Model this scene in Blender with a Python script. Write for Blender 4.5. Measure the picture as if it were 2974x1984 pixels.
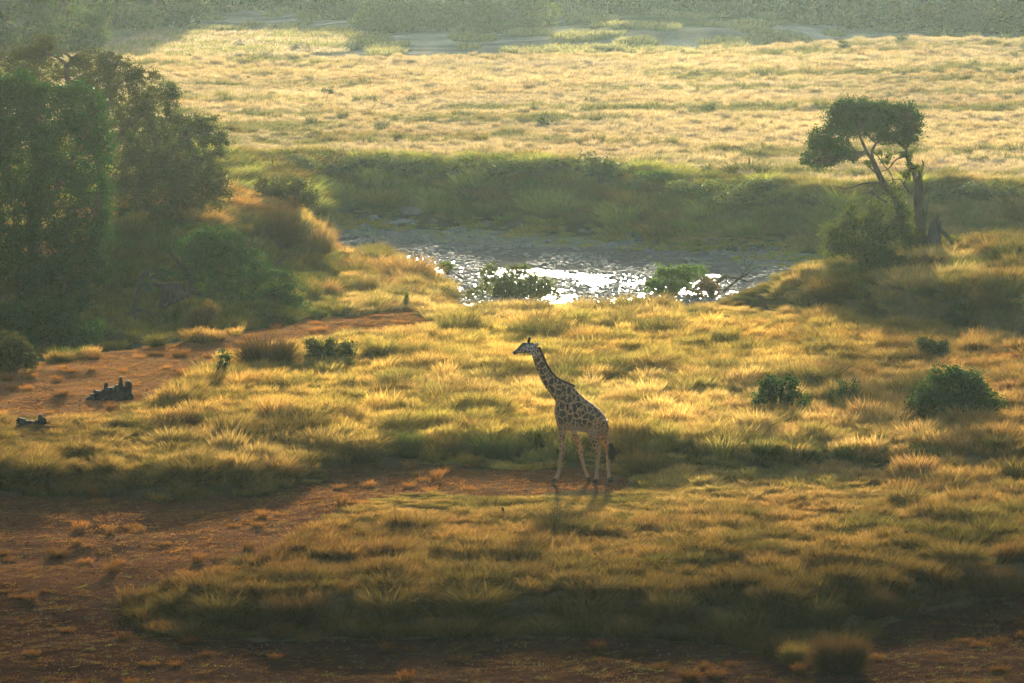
import bpy, math
import numpy as np
from mathutils import Vector

for o in list(bpy.data.objects):
    bpy.data.objects.remove(o)
S = bpy.context.scene
COL = S.collection
rng = np.random.default_rng(11)

# ------------------------------------------------------------------ camera
F = 16522.0                      # focal length in pixels of a 2974 px wide frame (200 mm on 36 mm)
PITCH = math.radians(5.7)
CH = 20.5
CP, SP = math.cos(PITCH), math.sin(PITCH)
cam = bpy.data.cameras.new("camera")
cam.lens = 200.0
cam.sensor_width = 36.0
cam.clip_start = 1.0
cam.clip_end = 3000.0
camo = bpy.data.objects.new("camera", cam)
camo.location = (0, 0, CH)
camo.rotation_euler = (math.pi / 2 - PITCH, 0, 0)
COL.objects.link(camo)
S.camera = camo

# ------------------------------------------------------------------ light
SUN_EL, SUN_AZ = math.radians(10.0), math.radians(2.0)     # low sun ahead of the camera, a little to the right
W = bpy.data.worlds.new("World")
S.world = W
W.use_nodes = True
wn = W.node_tree.nodes
wl = W.node_tree.links
sky = wn.new("ShaderNodeTexSky")
sky.sky_type = 'NISHITA'
sky.sun_disc = False
sky.sun_elevation = SUN_EL
sky.sun_rotation = SUN_AZ
sky.dust_density = 2.0
wn["Background"].inputs[1].default_value = 0.085
wl.new(sky.outputs[0], wn["Background"].inputs[0])
sun = bpy.data.lights.new("sun", 'SUN')
sun.energy = 5.0
sun.angle = math.radians(2.5)
sun.color = (1.0, 0.88, 0.66)
suno = bpy.data.objects.new("sun", sun)
sd = Vector((math.sin(SUN_AZ) * math.cos(SUN_EL), math.cos(SUN_AZ) * math.cos(SUN_EL), math.sin(SUN_EL)))
suno.rotation_euler = sd.to_track_quat('Z', 'Y').to_euler()
suno.location = (0, 60, 60)
COL.objects.link(suno)
S.view_settings.view_transform = 'Standard'
S.view_settings.look = 'None'
S.view_settings.gamma = 1.0
S.view_settings.use_curve_mapping = False
S.view_settings.exposure = 1.45
HAZE_DENSITY = 0.000050
HAZE_ANISO = 0.945
HAZE_COLOR = (0.68, 0.95, 1.0)
S.render.engine = 'CYCLES'
cy = S.cycles
cy.max_bounces = 6
cy.diffuse_bounces = 3
cy.glossy_bounces = 2
cy.transmission_bounces = 3
cy.volume_bounces = 1
cy.transparent_max_bounces = 8
cy.sample_clamp_indirect = 4.0
cy.sample_clamp_direct = 0.0
cy.use_denoising = True
cy.use_adaptive_sampling = True
cy.adaptive_threshold = 0.02

# ------------------------------------------------------------------ projection helpers
def wp(u, v, y):
    """world point on the line of sight (u, v) at distance y"""
    cx, cz = (u - 1487.0) / F, -(v - 992.0) / F
    dy = CP + cz * SP
    dz = -SP + cz * CP
    t = y / dy
    return (cx * t, y, CH + dz * t)

def proj(x, y, z):
    d = y * CP + (CH - z) * SP
    return 1487.0 + F * x / d, 992.0 - F * (y * SP - (CH - z) * CP) / d

def yv(v, z):
    return (CH - z) / math.tan(PITCH + math.atan((v - 992.0) / F))

# ------------------------------------------------------------------ noise
def _hash(ix, iy, s):
    h = (ix.astype(np.int64) * 374761393 + iy.astype(np.int64) * 668265263 + s * 982451653) & 0x7fffffff
    h = ((h ^ (h >> 13)) * 1274126177) & 0x7fffffff
    h = h ^ (h >> 16)
    return (h & 0xffff) / 65535.0

def vnoise(x, y, s=0):
    ix, iy = np.floor(x), np.floor(y)
    fx, fy = x - ix, y - iy
    fx = fx * fx * (3 - 2 * fx)
    fy = fy * fy * (3 - 2 * fy)
    a, b = _hash(ix, iy, s), _hash(ix + 1, iy, s)
    c, d = _hash(ix, iy + 1, s), _hash(ix + 1, iy + 1, s)
    return (a + (b - a) * fx) + ((c + (d - c) * fx) - (a + (b - a) * fx)) * fy

def fbm(x, y, s=0, o=3):
    r, a, t = 0.0, 1.0, 0.0
    for k in range(o):
        r = r + a * vnoise(x * 2 ** k + 17.3 * k, y * 2 ** k - 9.1 * k, s + k)
        t += a
        a *= 0.5
    return r / t

def worley(x, y, s):
    ix, iy = np.floor(x), np.floor(y)
    best = np.full(np.shape(x), 9.0); r1 = np.zeros(np.shape(x)); r2 = np.zeros(np.shape(x))
    for dx in (-1, 0, 1):
        for dy in (-1, 0, 1):
            cx, cy = ix + dx, iy + dy
            px, py = cx + _hash(cx, cy, s), cy + _hash(cx, cy, s + 1)
            d = np.hypot(x - px, y - py)
            m = d < best
            best = np.where(m, d, best)
            r1 = np.where(m, _hash(cx, cy, s + 2), r1); r2 = np.where(m, _hash(cx, cy, s + 3), r2)
    return best, r1, r2

def sstep(a, b, x):
    t = np.clip((x - a) / (b - a), 0, 1)
    return t * t * (3 - 2 * t)

# ------------------------------------------------------------------ terrain profile
V, D = 'v', 'd'
common_tail = lambda vc, zc, vf, dz=(18, -1.0): [(V, vc, zc), (D, 4, -2.2), (V, vf, -1.5), (D, *dz), ('y', 760, 1), ('y', 1250, 6)]
PROF = {
 0:    [(V,1800,-.7),(V,1600,-.55),(V,1480,-.3),(V,1440,-.2),(D,1,.35),(V,1200,.5),(V,1060,.7),(D,5,-.6),(D,18,-1.2),(D,8,.8),(D,8,1),(D,5,-2),(D,10,-2),(D,6,-2)]+[(V,455,.2)]+common_tail(175,.5,120),
 300:  [(V,1800,-.7),(V,1620,-.55),(V,1480,-.3),(V,1445,-.2),(D,1,.35),(V,1200,.5),(V,1020,.7),(D,4,-1),(V,905,-1.2),(V,650,1.5),(V,600,1.6),(D,6,-2),(D,8,-2.4),(D,6,-2.4)]+[(V,455,.2)]+common_tail(175,.5,100),
 600:  [(V,1830,-.7),(D,1.2,-.2),(V,1650,-.3),(V,1445,-.2),(D,1,.35),(V,1200,.5),(V,985,.7),(D,3,-.8),(V,880,-1),(V,620,1.5),(V,565,1.6),(D,5,-2),(D,6,-2.6),(D,8,-2.6)]+[(V,455,.2)]+common_tail(172,.5,62),
 850:  [(V,1840,-.7),(D,1.2,0),(V,1560,-.1),(V,1420,-.2),(D,1,.35),(V,1150,.6),(V,950,.7),(D,4,-1),(V,790,-1.2),(V,600,1.2),(D,4,1.2),(D,4,-2.8),(D,3,-2.8),(D,12,-2.4)]+[(V,455,.2)]+common_tail(172,.5,80),
 960:  [(V,1840,-.7),(D,1.2,.05),(V,1500,0),(V,1370,-.1),(D,1,.4),(V,1100,.65),(V,940,.6),(D,4,-1.2),(V,860,-1.5),(V,760,-1.8),(V,730,-2.2),(D,2,-2.95),(V,720,-2.74),(V,640,-2.4)]+[(V,455,.2)]+common_tail(172,.5,105),
 1200: [(V,1840,-.7),(D,1.2,.1),(V,1450,0),(V,1350,-.05),(D,1,.5),(V,1100,.7),(V,910,.6),(D,5,-1.6),(V,830,-1.9),(V,790,-2),(V,775,-2.2),(D,2,-3.0),(V,735,-2.74),(V,655,-2.4)]+[(V,465,.3)]+common_tail(165,.5,130),
 1500: [(V,1830,-.7),(D,1.2,.1),(V,1440,0),(V,1350,-.05),(D,1,.5),(V,1100,.7),(V,905,.6),(D,6,-2),(D,10,-2.9),(D,3,-3.0),(D,3,-3.0),(D,3,-3.0),(V,755,-2.74),(V,670,-2.4)]+[(V,475,.3)]+common_tail(165,.5,130),
 1850: [(V,1840,-.7),(D,1.2,.1),(V,1430,0),(V,1365,0),(D,1,.5),(V,1100,.7),(V,900,.6),(D,6,-2),(D,10,-2.9),(D,3,-3.0),(D,3,-3.0),(D,3,-3.0),(V,765,-2.74),(V,700,-2.4)]+[(V,500,.2)]+common_tail(160,.5,142,(7,-.4)),
 2100: [(V,1850,-.7),(D,1.2,.1),(V,1430,0),(V,1375,0),(D,1,.5),(V,1120,.7),(V,890,.6),(D,1.2,.4),(D,.8,.4),(V,875,.4),(V,868,.4),(D,8,-3.0),(V,785,-2.76),(V,725,-2.4)]+[(V,530,.1)]+common_tail(150,.5,138,(7,-.4)),
 2350: [(V,1870,-.7),(D,1.2,.1),(V,1430,0),(V,1375,0),(D,1,.5),(V,1150,.7),(V,915,1),(D,1.3,.1),(D,.9,.1),(V,845,1.7),(V,775,1.9),(D,7,-2.8),(D,20,-2.6),(V,735,-2.4)]+[(V,545,.1)]+common_tail(135,.8,115,(8,-.9)),
 2600: [(V,1810,-.7),(D,1.2,.1),(V,1430,0),(V,1375,0),(D,1,.5),(V,1150,.7),(V,950,1),(D,1.5,-.1),(D,1.,-.1),(V,850,2.1),(V,740,2.4),(D,6,-2.7),(D,22,-2.6),(V,735,-2.4)]+[(V,550,.1)]+common_tail(115,1.0,100),
 2974: [(V,1740,-.7),(D,1.2,.1),(V,1430,0),(V,1375,0),(D,1,.5),(V,1150,.7),(V,1000,1),(D,1.8,-.1),(D,1.4,-.1),(V,860,2.3),(V,700,2.8),(D,6,-2.7),(D,18,-2.6),(V,735,-2.4)]+[(V,545,.1)]+common_tail(118,1.0,100),
}
CU = np.array(sorted(PROF))
KY, KZ = [], []
for u in CU:
    yy, zz = [100.0], [-.7]
    for k, a, z in PROF[u]:
        y = yv(a, z) if k == V else (a if k == 'y' else yy[-1] + a)
        y = max(y, yy[-1] + 0.4)
        yy.append(y)
        zz.append(z)
    KY.append(yy)
    KZ.append(zz)
KY, KZ = np.array(KY), np.array(KZ)
GU = np.arange(-900, 3900, 20.0)
GY = np.arange(100, 660, 0.25)
_kY = np.array([np.interp(GU, CU, KY[:, k]) for k in range(KY.shape[1])])
_kZ = np.array([np.interp(GU, CU, KZ[:, k]) for k in range(KY.shape[1])])
GZ = np.array([np.interp(GY, _kY[:, i], _kZ[:, i]) for i in range(len(GU))])
for _ in range(2):
    P_ = np.pad(GZ, ((0, 0), (2, 2)), mode='edge')
    GZ = (P_[:, :-4] + 2 * P_[:, 1:-3] + 3 * P_[:, 2:-2] + 2 * P_[:, 3:-1] + P_[:, 4:]) / 9
    P_ = np.pad(GZ, ((1, 1), (0, 0)), mode='edge')
    GZ = (P_[:-2] + 2 * P_[1:-1] + P_[2:]) / 4

def u_of(x, y):
    d = np.maximum(y, 60.0) * CP + CH * SP
    return 1487.0 + F * x / d

def height(x, y, fine=True):
    x = np.asarray(x, float)
    y = np.asarray(y, float)
    u = np.clip(u_of(x, y), GU[0], GU[-1] - 1)
    # edges of banks wander a little
    ys = y + (fbm(x / 3.1, y / 9.0, 5) - .5) * (2.2 + 3.5 * sstep(278, 290, y) * sstep(330, 310, y)) * sstep(132, 150, y)
    yc = np.clip(ys, GY[0], GY[-1] - .3)
    fi, fj = (u - GU[0]) / 20.0, (yc - GY[0]) / 0.25
    i, j = fi.astype(int), fj.astype(int)
    a, b = fi - i, fj - j
    z = (GZ[i, j] * (1 - a) + GZ[i + 1, j] * a) * (1 - b) + (GZ[i, j + 1] * (1 - a) + GZ[i + 1, j + 1] * a) * b
    z = np.where(y > GY[-1] - .3, z + (y - GY[-1]) * 0.008, z)
    z = np.where(y < 100, -.7 + 18.5 * np.clip((100 - y) / 100.0, 0, 1) ** 2.2, z)
    near = np.exp(-(((x - 1.6) / 3.5) ** 2 + ((y - 164) / 2.5) ** 2))
    z = z + ((fbm(x / 4.0, y / 4.0, 2) - .5) * .30 + (fbm(x / 1.1, y / 1.3, 3) - .5) * .16) * (1 - near) * sstep(-2.9, -2.3, z)
    return z

_g = {}
def at(u, v, off=0.0):
    """first ground point on the line of sight"""
    ys = np.arange(128.0, 600.0, 0.1)
    cx, cz = (u - 1487.0) / F, -(v - 992.0) / F
    t = ys / (CP + cz * SP)
    xs, zs = cx * t, CH + (-SP + cz * CP) * t
    h = height(xs, ys)
    k = np.argmax(h >= zs)
    if h[k] < zs[k]:
        k = len(ys) - 1
    return Vector((xs[k], ys[k], h[k] + off))

# ------------------------------------------------------------------ mesh helpers
def mesh_np(name, verts, faces, mat=None, smooth=False, attrs=None):
    """faces: (n,4) or (n,3) int array, or list of such arrays"""
    me = bpy.data.meshes.new(name)
    verts = np.asarray(verts, np.float32)
    if not isinstance(faces, list):
        faces = [faces]
    faces = [np.asarray(f, np.int32) for f in faces if len(f)]
    nl = sum(f.size for f in faces)
    nf = sum(len(f) for f in faces)
    me.vertices.add(len(verts))
    me.vertices.foreach_set("co", verts.ravel())
    me.loops.add(nl)
    me.loops.foreach_set("vertex_index", np.concatenate([f.ravel() for f in faces]))
    me.polygons.add(nf)
    tot = np.concatenate([np.full(len(f), f.shape[1], np.int32) for f in faces])
    st = np.concatenate([[0], np.cumsum(tot)[:-1]]).astype(np.int32)
    me.polygons.foreach_set("loop_start", st)
    me.polygons.foreach_set("loop_total", tot)
    me.polygons.foreach_set("use_smooth", np.full(nf, smooth, bool))
    me.update(calc_edges=True)
    for n, (kind, dat) in (attrs or {}).items():
        a = me.attributes.new(n, kind, 'POINT')
        if kind == 'FLOAT':
            a.data.foreach_set("value", np.asarray(dat, np.float32))
        elif kind == 'FLOAT_COLOR':
            a.data.foreach_set("color", np.asarray(dat, np.float32).ravel())
        elif kind == 'FLOAT_VECTOR':
            a.data.foreach_set("vector", np.asarray(dat, np.float32).ravel())
        elif kind == 'INT':
            a.data.foreach_set("value", np.asarray(dat, np.int32))
    if mat:
        me.materials.append(mat)
    return me

def link(name, me, parent=None, loc=None, label=None, cat=None, group=None, kind=None):
    o = bpy.data.objects.new(name, me)
    COL.objects.link(o)
    if parent is not None:
        o.parent = parent
        if loc is None:
            o.location = -Vector(parent.location) if parent.get("_world") else (0, 0, 0)
    if loc is not None:
        o.location = loc
    if label: o["label"] = label
    if cat: o["category"] = cat
    if group: o["group"] = group
    if kind: o["kind"] = kind
    return o

def thing(name, loc, label, cat, group=None, rz=0.0, sc=1.0):
    o = bpy.data.objects.new(name, None)
    o.empty_display_size = 0.2
    COL.objects.link(o)
    o.location = loc
    o.rotation_euler = (0, 0, rz)
    o.scale = (sc, sc, sc) if not hasattr(sc, '__len__') else sc
    o["label"] = label
    o["category"] = cat
    if group: o["group"] = group
    return o

class MB:
    def __init__(s):
        s.v, s.q, s.t, s.n = [], [], [], 0
    def add(s, v, q=None, t=None):
        s.v.append(np.asarray(v, float))
        if q is not None and len(q): s.q.append(np.asarray(q) + s.n)
        if t is not None and len(t): s.t.append(np.asarray(t) + s.n)
        s.n += len(v)
    def tube(s, pts, rad, n=6, caps=True, sq=1.0, rough=0.0):
        pts = np.asarray(pts, float)
        m = len(pts)
        rad = np.broadcast_to(np.asarray(rad, float), (m,))
        tan = np.gradient(pts, axis=0)
        tan /= np.linalg.norm(tan, axis=1)[:, None] + 1e-9
        up = np.array([0.0, 1.0, 0.0])
        if abs(tan[0] @ up) > .9: up = np.array([1.0, 0, 0])
        vs = []
        a = np.arange(n) / n * 2 * np.pi
        for i in range(m):
            sx = np.cross(up, tan[i]); sx /= np.linalg.norm(sx) + 1e-9
            sy = np.cross(tan[i], sx)
            up = sy
            rr = rad[i] * (1 + rough * (rng.random(n) - .5))
            vs.append(pts[i] + (np.cos(a) * rr)[:, None] * sx + (np.sin(a) * rr * sq)[:, None] * sy)
        vs = np.concatenate(vs)
        i, k = np.meshgrid(np.arange(m - 1), np.arange(n), indexing='ij')
        k2 = (k + 1) % n
        q = np.stack([i * n + k, i * n + k2, (i + 1) * n + k2, (i + 1) * n + k], -1).reshape(-1, 4)
        t = []
        if caps:
            vs = np.concatenate([vs, pts[:1], pts[-1:]])
            c0, c1 = m * n, m * n + 1
            for j in range(n):
                t.append((c0, (j + 1) % n, j))
                t.append((c1, (m - 1) * n + j, (m - 1) * n + (j + 1) % n))
        s.add(vs, q, t)
    def mesh(s, name, mat, smooth=True, attrs=None, origin=(0, 0, 0)):
        v = np.concatenate(s.v) - np.asarray(origin)
        f = []
        if s.q: f.append(np.concatenate(s.q))
        if s.t: f.append(np.concatenate(s.t))
        return mesh_np(name, v, f, mat, smooth, attrs)

def smooth_path(pts, k=4):
    """Catmull-Rom resample"""
    p = np.asarray(pts, float)
    if len(p) < 3: return p
    q = np.vstack([2 * p[0] - p[1], p, 2 * p[-1] - p[-2]])
    out = []
    for i in range(1, len(q) - 2):
        for t in np.arange(k) / k:
            out.append(.5 * ((2 * q[i]) + (-q[i-1] + q[i+1]) * t + (2*q[i-1] - 5*q[i] + 4*q[i+1] - q[i+2]) * t*t + (-q[i-1] + 3*q[i] - 3*q[i+1] + q[i+2]) * t**3))
    out.append(q[-2])
    return np.array(out)

# ------------------------------------------------------------------ materials
def newmat(name):
    m = bpy.data.materials.new(name)
    m.use_nodes = True
    nt = m.node_tree
    nt.nodes.clear()
    out = nt.nodes.new("ShaderNodeOutputMaterial")
    return m, nt, nt.nodes, nt.links, out

def N(nt, t, **kw):
    n = nt.nodes.new(t)
    for k, v in kw.items():
        if k.startswith('i_'):
            n.inputs[int(k[2:])].default_value = v
        else:
            setattr(n, k, v)
    return n

def math_node(nt, op, a, b=None, clamp=False):
    n = nt.nodes.new("ShaderNodeMath")
    n.operation = op
    n.use_clamp = clamp
    for i, x in enumerate((a, b)):
        if x is None: continue
        if isinstance(x, (int, float)): n.inputs[i].default_value = x
        else: nt.links.new(x, n.inputs[i])
    return n.outputs[0]

def mixc(nt, fac, a, b, mode='MIX'):
    n = nt.nodes.new("ShaderNodeMix")
    n.data_type = 'RGBA'
    n.blend_type = mode
    for sock, x in ((n.inputs[0], fac), (n.inputs[6], a), (n.inputs[7], b)):
        if isinstance(x, (int, float)): sock.default_value = x
        elif isinstance(x, tuple): sock.default_value = (*x, 1) if len(x) == 3 else x
        else: nt.links.new(x, sock)
    return n.outputs[2]

def leafy(nt, out, color, trans=0.45, tmul=(1.25, 1.15, .6), gloss=0.05, rough=0.5):
    d = N(nt, "ShaderNodeBsdfDiffuse")
    t = N(nt, "ShaderNodeBsdfTranslucent")
    nt.links.new(color, d.inputs[0])
    tc = mixc(nt, 1.0, color, tmul, 'MULTIPLY')
    nt.links.new(tc, t.inputs[0])
    m = N(nt, "ShaderNodeMixShader")
    if isinstance(trans, float): m.inputs[0].default_value = trans
    else: nt.links.new(trans, m.inputs[0])
    nt.links.new(d.outputs[0], m.inputs[1]); nt.links.new(t.outputs[0], m.inputs[2])
    g = N(nt, "ShaderNodeBsdfGlossy"); g.inputs[1].default_value = rough
    g.inputs[0].default_value = (1, 1, 1, 1)
    m2 = N(nt, "ShaderNodeMixShader"); m2.inputs[0].default_value = gloss
    nt.links.new(m.outputs[0], m2.inputs[1]); nt.links.new(g.outputs[0], m2.inputs[2])
    nt.links.new(m2.outputs[0], out.inputs[0])

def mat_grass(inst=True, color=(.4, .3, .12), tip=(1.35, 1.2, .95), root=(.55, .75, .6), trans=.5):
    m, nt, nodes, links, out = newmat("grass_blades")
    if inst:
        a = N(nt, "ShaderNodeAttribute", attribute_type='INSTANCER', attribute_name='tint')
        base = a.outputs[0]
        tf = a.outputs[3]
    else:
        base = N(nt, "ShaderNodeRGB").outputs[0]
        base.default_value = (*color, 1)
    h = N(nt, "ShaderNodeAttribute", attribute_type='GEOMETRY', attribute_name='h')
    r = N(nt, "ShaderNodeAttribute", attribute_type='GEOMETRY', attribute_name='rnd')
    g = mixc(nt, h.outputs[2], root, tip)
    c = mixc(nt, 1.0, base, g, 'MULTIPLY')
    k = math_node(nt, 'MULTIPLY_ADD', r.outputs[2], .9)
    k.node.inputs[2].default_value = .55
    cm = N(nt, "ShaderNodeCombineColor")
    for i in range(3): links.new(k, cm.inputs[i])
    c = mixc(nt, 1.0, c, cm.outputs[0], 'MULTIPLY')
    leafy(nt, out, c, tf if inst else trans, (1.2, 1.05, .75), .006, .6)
    return m

M_GRASS = mat_grass()

def mat_leaf(name, c1, c2, trans=.4, gloss=.025):
    m, nt, nodes, links, out = newmat(name)
    r = N(nt, "ShaderNodeAttribute", attribute_type='GEOMETRY', attribute_name='rnd')
    c = mixc(nt, r.outputs[2], c1, c2)
    leafy(nt, out, c, trans, (1.5, 1.5, .5), gloss, .35)
    return m

def mat_simple(name, c1, c2, scale=8.0, rough=.85, bump=.3, stretch=(1, 1, 1), detail=6):
    m, nt, nodes, links, out = newmat(name)
    b = N(nt, "ShaderNodeBsdfPrincipled")
    b.inputs["Roughness"].default_value = rough
    tc = N(nt, "ShaderNodeTexCoord")
    mp = N(nt, "ShaderNodeMapping"); mp.inputs["Scale"].default_value = stretch
    links.new(tc.outputs["Object"], mp.inputs[0])
    n = N(nt, "ShaderNodeTexNoise"); n.inputs["Scale"].default_value = scale; n.inputs["Detail"].default_value = detail
    links.new(mp.outputs[0], n.inputs[0])
    f = math_node(nt, 'MULTIPLY_ADD', n.outputs[0], 2.4); f.node.inputs[2].default_value = -.7; f.node.use_clamp = True
    links.new(mixc(nt, f, c1, c2), b.inputs["Base Color"])
    bp = N(nt, "ShaderNodeBump"); bp.inputs["Strength"].default_value = bump; bp.inputs["Distance"].default_value = .05
    links.new(n.outputs[0], bp.inputs["Height"]); links.new(bp.outputs[0], b.inputs["Normal"])
    links.new(b.outputs[0], out.inputs[0])
    return m

M_BARK = mat_simple("bark", (.045, .032, .022), (.14, .10, .07), 14, .9, .6, (1, 1, .25))
M_DEAD = mat_simple("dead_wood", (.04, .03, .024), (.12, .09, .068), 12, .85, .6, (1, 1, .2))
M_CHAR = mat_simple("charred_wood", (.012, .011, .010), (.035, .030, .026), 10, .9, .8, (1, 1, .4))
M_ROCK = mat_simple("river_rock", (.15, .15, .125), (.32, .31, .265), 3.0, .75, .7)
M_LEAF_DARK = mat_leaf("dark_leaves", (.012, .042, .009), (.038, .095, .016), .37)
M_LEAF_MID = mat_leaf("olive_leaves", (.05, .075, .016), (.13, .15, .03), .5)
M_LEAF_BRIGHT = mat_leaf("bright_leaves", (.05, .11, .02), (.14, .22, .035), .5)
M_LEAF_DRY = mat_leaf("dry_leaves", (.10, .075, .03), (.24, .15, .06), .45)
M_LEAF_FAR = mat_leaf("distant_leaves", (.05, .08, .035), (.11, .15, .06), .45, .02)

# ground
def mat_ground():
    m, nt, nodes, links, out = newmat("ground")
    b = N(nt, "ShaderNodeBsdfDiffuse")
    a = N(nt, "ShaderNodeAttribute", attribute_type='GEOMETRY', attribute_name='gcol')
    tc = N(nt, "ShaderNodeTexCoord")
    n1 = N(nt, "ShaderNodeTexNoise"); n1.inputs["Scale"].default_value = 6; n1.inputs["Detail"].default_value = 8; n1.inputs["Roughness"].default_value = .75
    n2 = N(nt, "ShaderNodeTexNoise"); n2.inputs["Scale"].default_value = .6; n2.inputs["Detail"].default_value = 4
    links.new(tc.outputs["Object"], n1.inputs[0]); links.new(tc.outputs["Object"], n2.inputs[0])
    k = math_node(nt, 'MULTIPLY_ADD', n1.outputs[0], 2.6); k.node.inputs[2].default_value = -.35
    k2 = math_node(nt, 'MULTIPLY_ADD', n2.outputs[0], .9); k2.node.inputs[2].default_value = .55
    kk = math_node(nt, 'MULTIPLY', k, k2)
    cm = N(nt, "ShaderNodeCombineColor")
    for i in range(3): links.new(kk, cm.inputs[i])
    links.new(mixc(nt, 1.0, a.outputs[0], cm.outputs[0], 'MULTIPLY'), b.inputs["Color"])
    bp = N(nt, "ShaderNodeBump"); bp.inputs["Strength"].default_value = .8; bp.inputs["Distance"].default_value = .06
    links.new(n1.outputs[0], bp.inputs["Height"]); links.new(bp.outputs[0], b.inputs["Normal"])
    links.new(b.outputs[0], out.inputs[0])
    return m
M_GROUND = mat_ground()

def mat_water():
    m, nt, nodes, links, out = newmat("river_water")
    b = N(nt, "ShaderNodeBsdfPrincipled")
    b.inputs["Base Color"].default_value = (.07, .075, .06, 1)
    b.inputs["Roughness"].default_value = .21
    b.inputs["IOR"].default_value = 1.333
    tc = N(nt, "ShaderNodeTexCoord")
    mp = N(nt, "ShaderNodeMapping"); mp.inputs["Scale"].default_value = (1, .7, 1)
    links.new(tc.outputs["Object"], mp.inputs[0])
    n1 = N(nt, "ShaderNodeTexNoise"); n1.inputs["Scale"].default_value = 6.0; n1.inputs["Detail"].default_value = 5; n1.inputs["Roughness"].default_value = .65
    n2 = N(nt, "ShaderNodeTexNoise"); n2.inputs["Scale"].default_value = .5; n2.inputs["Detail"].default_value = 2
    links.new(mp.outputs[0], n1.inputs[0]); links.new(tc.outputs["Object"], n2.inputs[0])
    bp = N(nt, "ShaderNodeBump"); bp.inputs["Distance"].default_value = .6
    s = math_node(nt, 'MULTIPLY_ADD', n2.outputs[0], 1.6); s.node.inputs[2].default_value = .15; s.node.use_clamp = True
    links.new(s, bp.inputs["Strength"])
    links.new(n1.outputs[0], bp.inputs["Height"]); links.new(bp.outputs[0], b.inputs["Normal"])
    links.new(b.outputs[0], out.inputs[0])
    return m
M_WATER = mat_water()

# ------------------------------------------------------------------ where grass grows and what colour the soil is
def in_poly(u, v, poly):
    r = np.zeros(u.shape, bool)
    n = len(poly)
    for i in range(n):
        x1, y1 = poly[i]; x2, y2 = poly[(i + 1) % n]
        if y1 == y2: continue
        c = ((y1 > v) != (y2 > v)) & (u < (x2 - x1) * (v - y1) / (y2 - y1) + x1)
        r ^= c
    return r

B1 = [(-2400,1440),(300,1445),(700,1450),(930,1400),(1330,1395),(1330,1418),(1150,1440),(1000,1475),(880,1550),(820,1620),(500,1700),(370,1760),(400,1840),(900,1860),(1300,1850),(1750,1855),(2000,1870),(2300,1900),(2500,1860),(2650,1790),(2974,1720),(6000,1680),(6000,4000),(-2400,4000)]
B2 = [(930,1355),(1300,1362),(1750,1372),(1850,1392),(1800,1435),(1300,1440),(950,1435)]
B3 = [(-2400,1085),(150,1060),(420,1010),(700,970),(950,918),(1200,905),(1300,950),(1100,972),(900,985),(720,1030),(620,1070),(540,1130),(400,1185),(280,1215),(-2400,1240)]

def bare(u, v, x, y):
    ju = (fbm(x / 2.0, y / 4.0, 21) - .5) * 90
    jv = (fbm(x / 2.0, y / 4.0, 22) - .5) * 50
    return in_poly(u + ju, v + jv, B1).astype(float), in_poly(u + ju, v + jv, B2).astype(float), in_poly(u + ju * .6, v + jv * .6, B3).astype(float)

def kyi(k, u):
    return np.interp(u, CU, KY[:, k])

# ------------------------------------------------------------------ ground sheet
cols_f = np.arange(-700, 3700, 15.0)
tt = (cols_f - 1487) / F
tt = np.concatenate([-np.geomspace(1.6, -tt[0] * 1.15, 22), tt, np.geomspace(tt[-1] * 1.15, 1.6, 22)])
rows = np.concatenate([np.arange(-50, 100, 6.0), np.arange(100, 132, 1.0), np.arange(132, 310, .25), np.arange(310, 430, .6), np.arange(430, 560, 1.2), np.geomspace(560, 1200, 36)])
TT, RR = np.meshgrid(tt, rows, indexing='ij')
XX = TT * (np.maximum(RR, 60) * CP + CH * SP)
ZZ = height(XX, RR)
uu, vv = proj(XX, np.maximum(RR, 60), ZZ)
b1, b2, b3 = bare(uu, vv, XX, RR)
nz = fbm(XX / 2.5, RR / 4.5, 40)[..., None]
def mixa(a, b, f):
    return a + (b - a) * f[..., None]
c_litter = np.array([.13, .10, .045]); c_soil = np.array([.15, .07, .034]); c_soil_shade = np.array([.045, .023, .015])
g = np.broadcast_to(c_litter, XX.shape + (3,)).copy()
g = mixa(g, np.array([.26, .19, .10]), sstep(285, 298, RR))
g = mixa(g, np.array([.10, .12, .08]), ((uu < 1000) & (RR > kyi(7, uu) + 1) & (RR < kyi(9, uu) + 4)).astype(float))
g = mixa(g, c_soil, np.clip(b1 + b2 * .8, 0, 1))
g = mixa(g, c_soil_shade, b1 * sstep(1640, 1860, vv + nz[..., 0] * 120))  # foreground shade and vignette painted into the soil colour
g = mixa(g, np.array([.26, .13, .055]), b3)
bed = (RR > kyi(11, uu) + 1) & (RR < kyi(14, uu)) & (ZZ < -1.9)
g = mixa(g, np.array([.22, .23, .13]), bed.astype(float))
g = mixa(g, np.array([.17, .16, .14]), (bed & (RR < kyi(13, uu) + 6)).astype(float))
face = (RR > kyi(14, uu) - .5) & (RR < kyi(15, uu) - .3)
g = mixa(g, np.array([.08, .075, .045]), face.astype(float))
fb = RR > kyi(16, uu)
g = mixa(g, np.array([.26, .25, .20]), fb.astype(float))
g = mixa(g, np.array([.42, .38, .28]), (RR > kyi(18, uu)).astype(float))
g = mixa(g, np.array([.07, .09, .04]), sstep(0, 10, RR - kyi(19, uu)))
st = fbm(XX / 9.0, RR / 2.2, 44)[..., None]
g *= (.75 + .5 * nz) * (1 + (st - .5) * 1.5 * fb[..., None])
ni, nj = XX.shape
I, J = np.meshgrid(np.arange(ni - 1), np.arange(nj - 1), indexing='ij')
q = np.stack([I * nj + J, (I + 1) * nj + J, (I + 1) * nj + J + 1, I * nj + J + 1], -1).reshape(-1, 4)
gc = np.concatenate([g, np.ones(g.shape[:2] + (1,))], -1).reshape(-1, 4)
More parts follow.
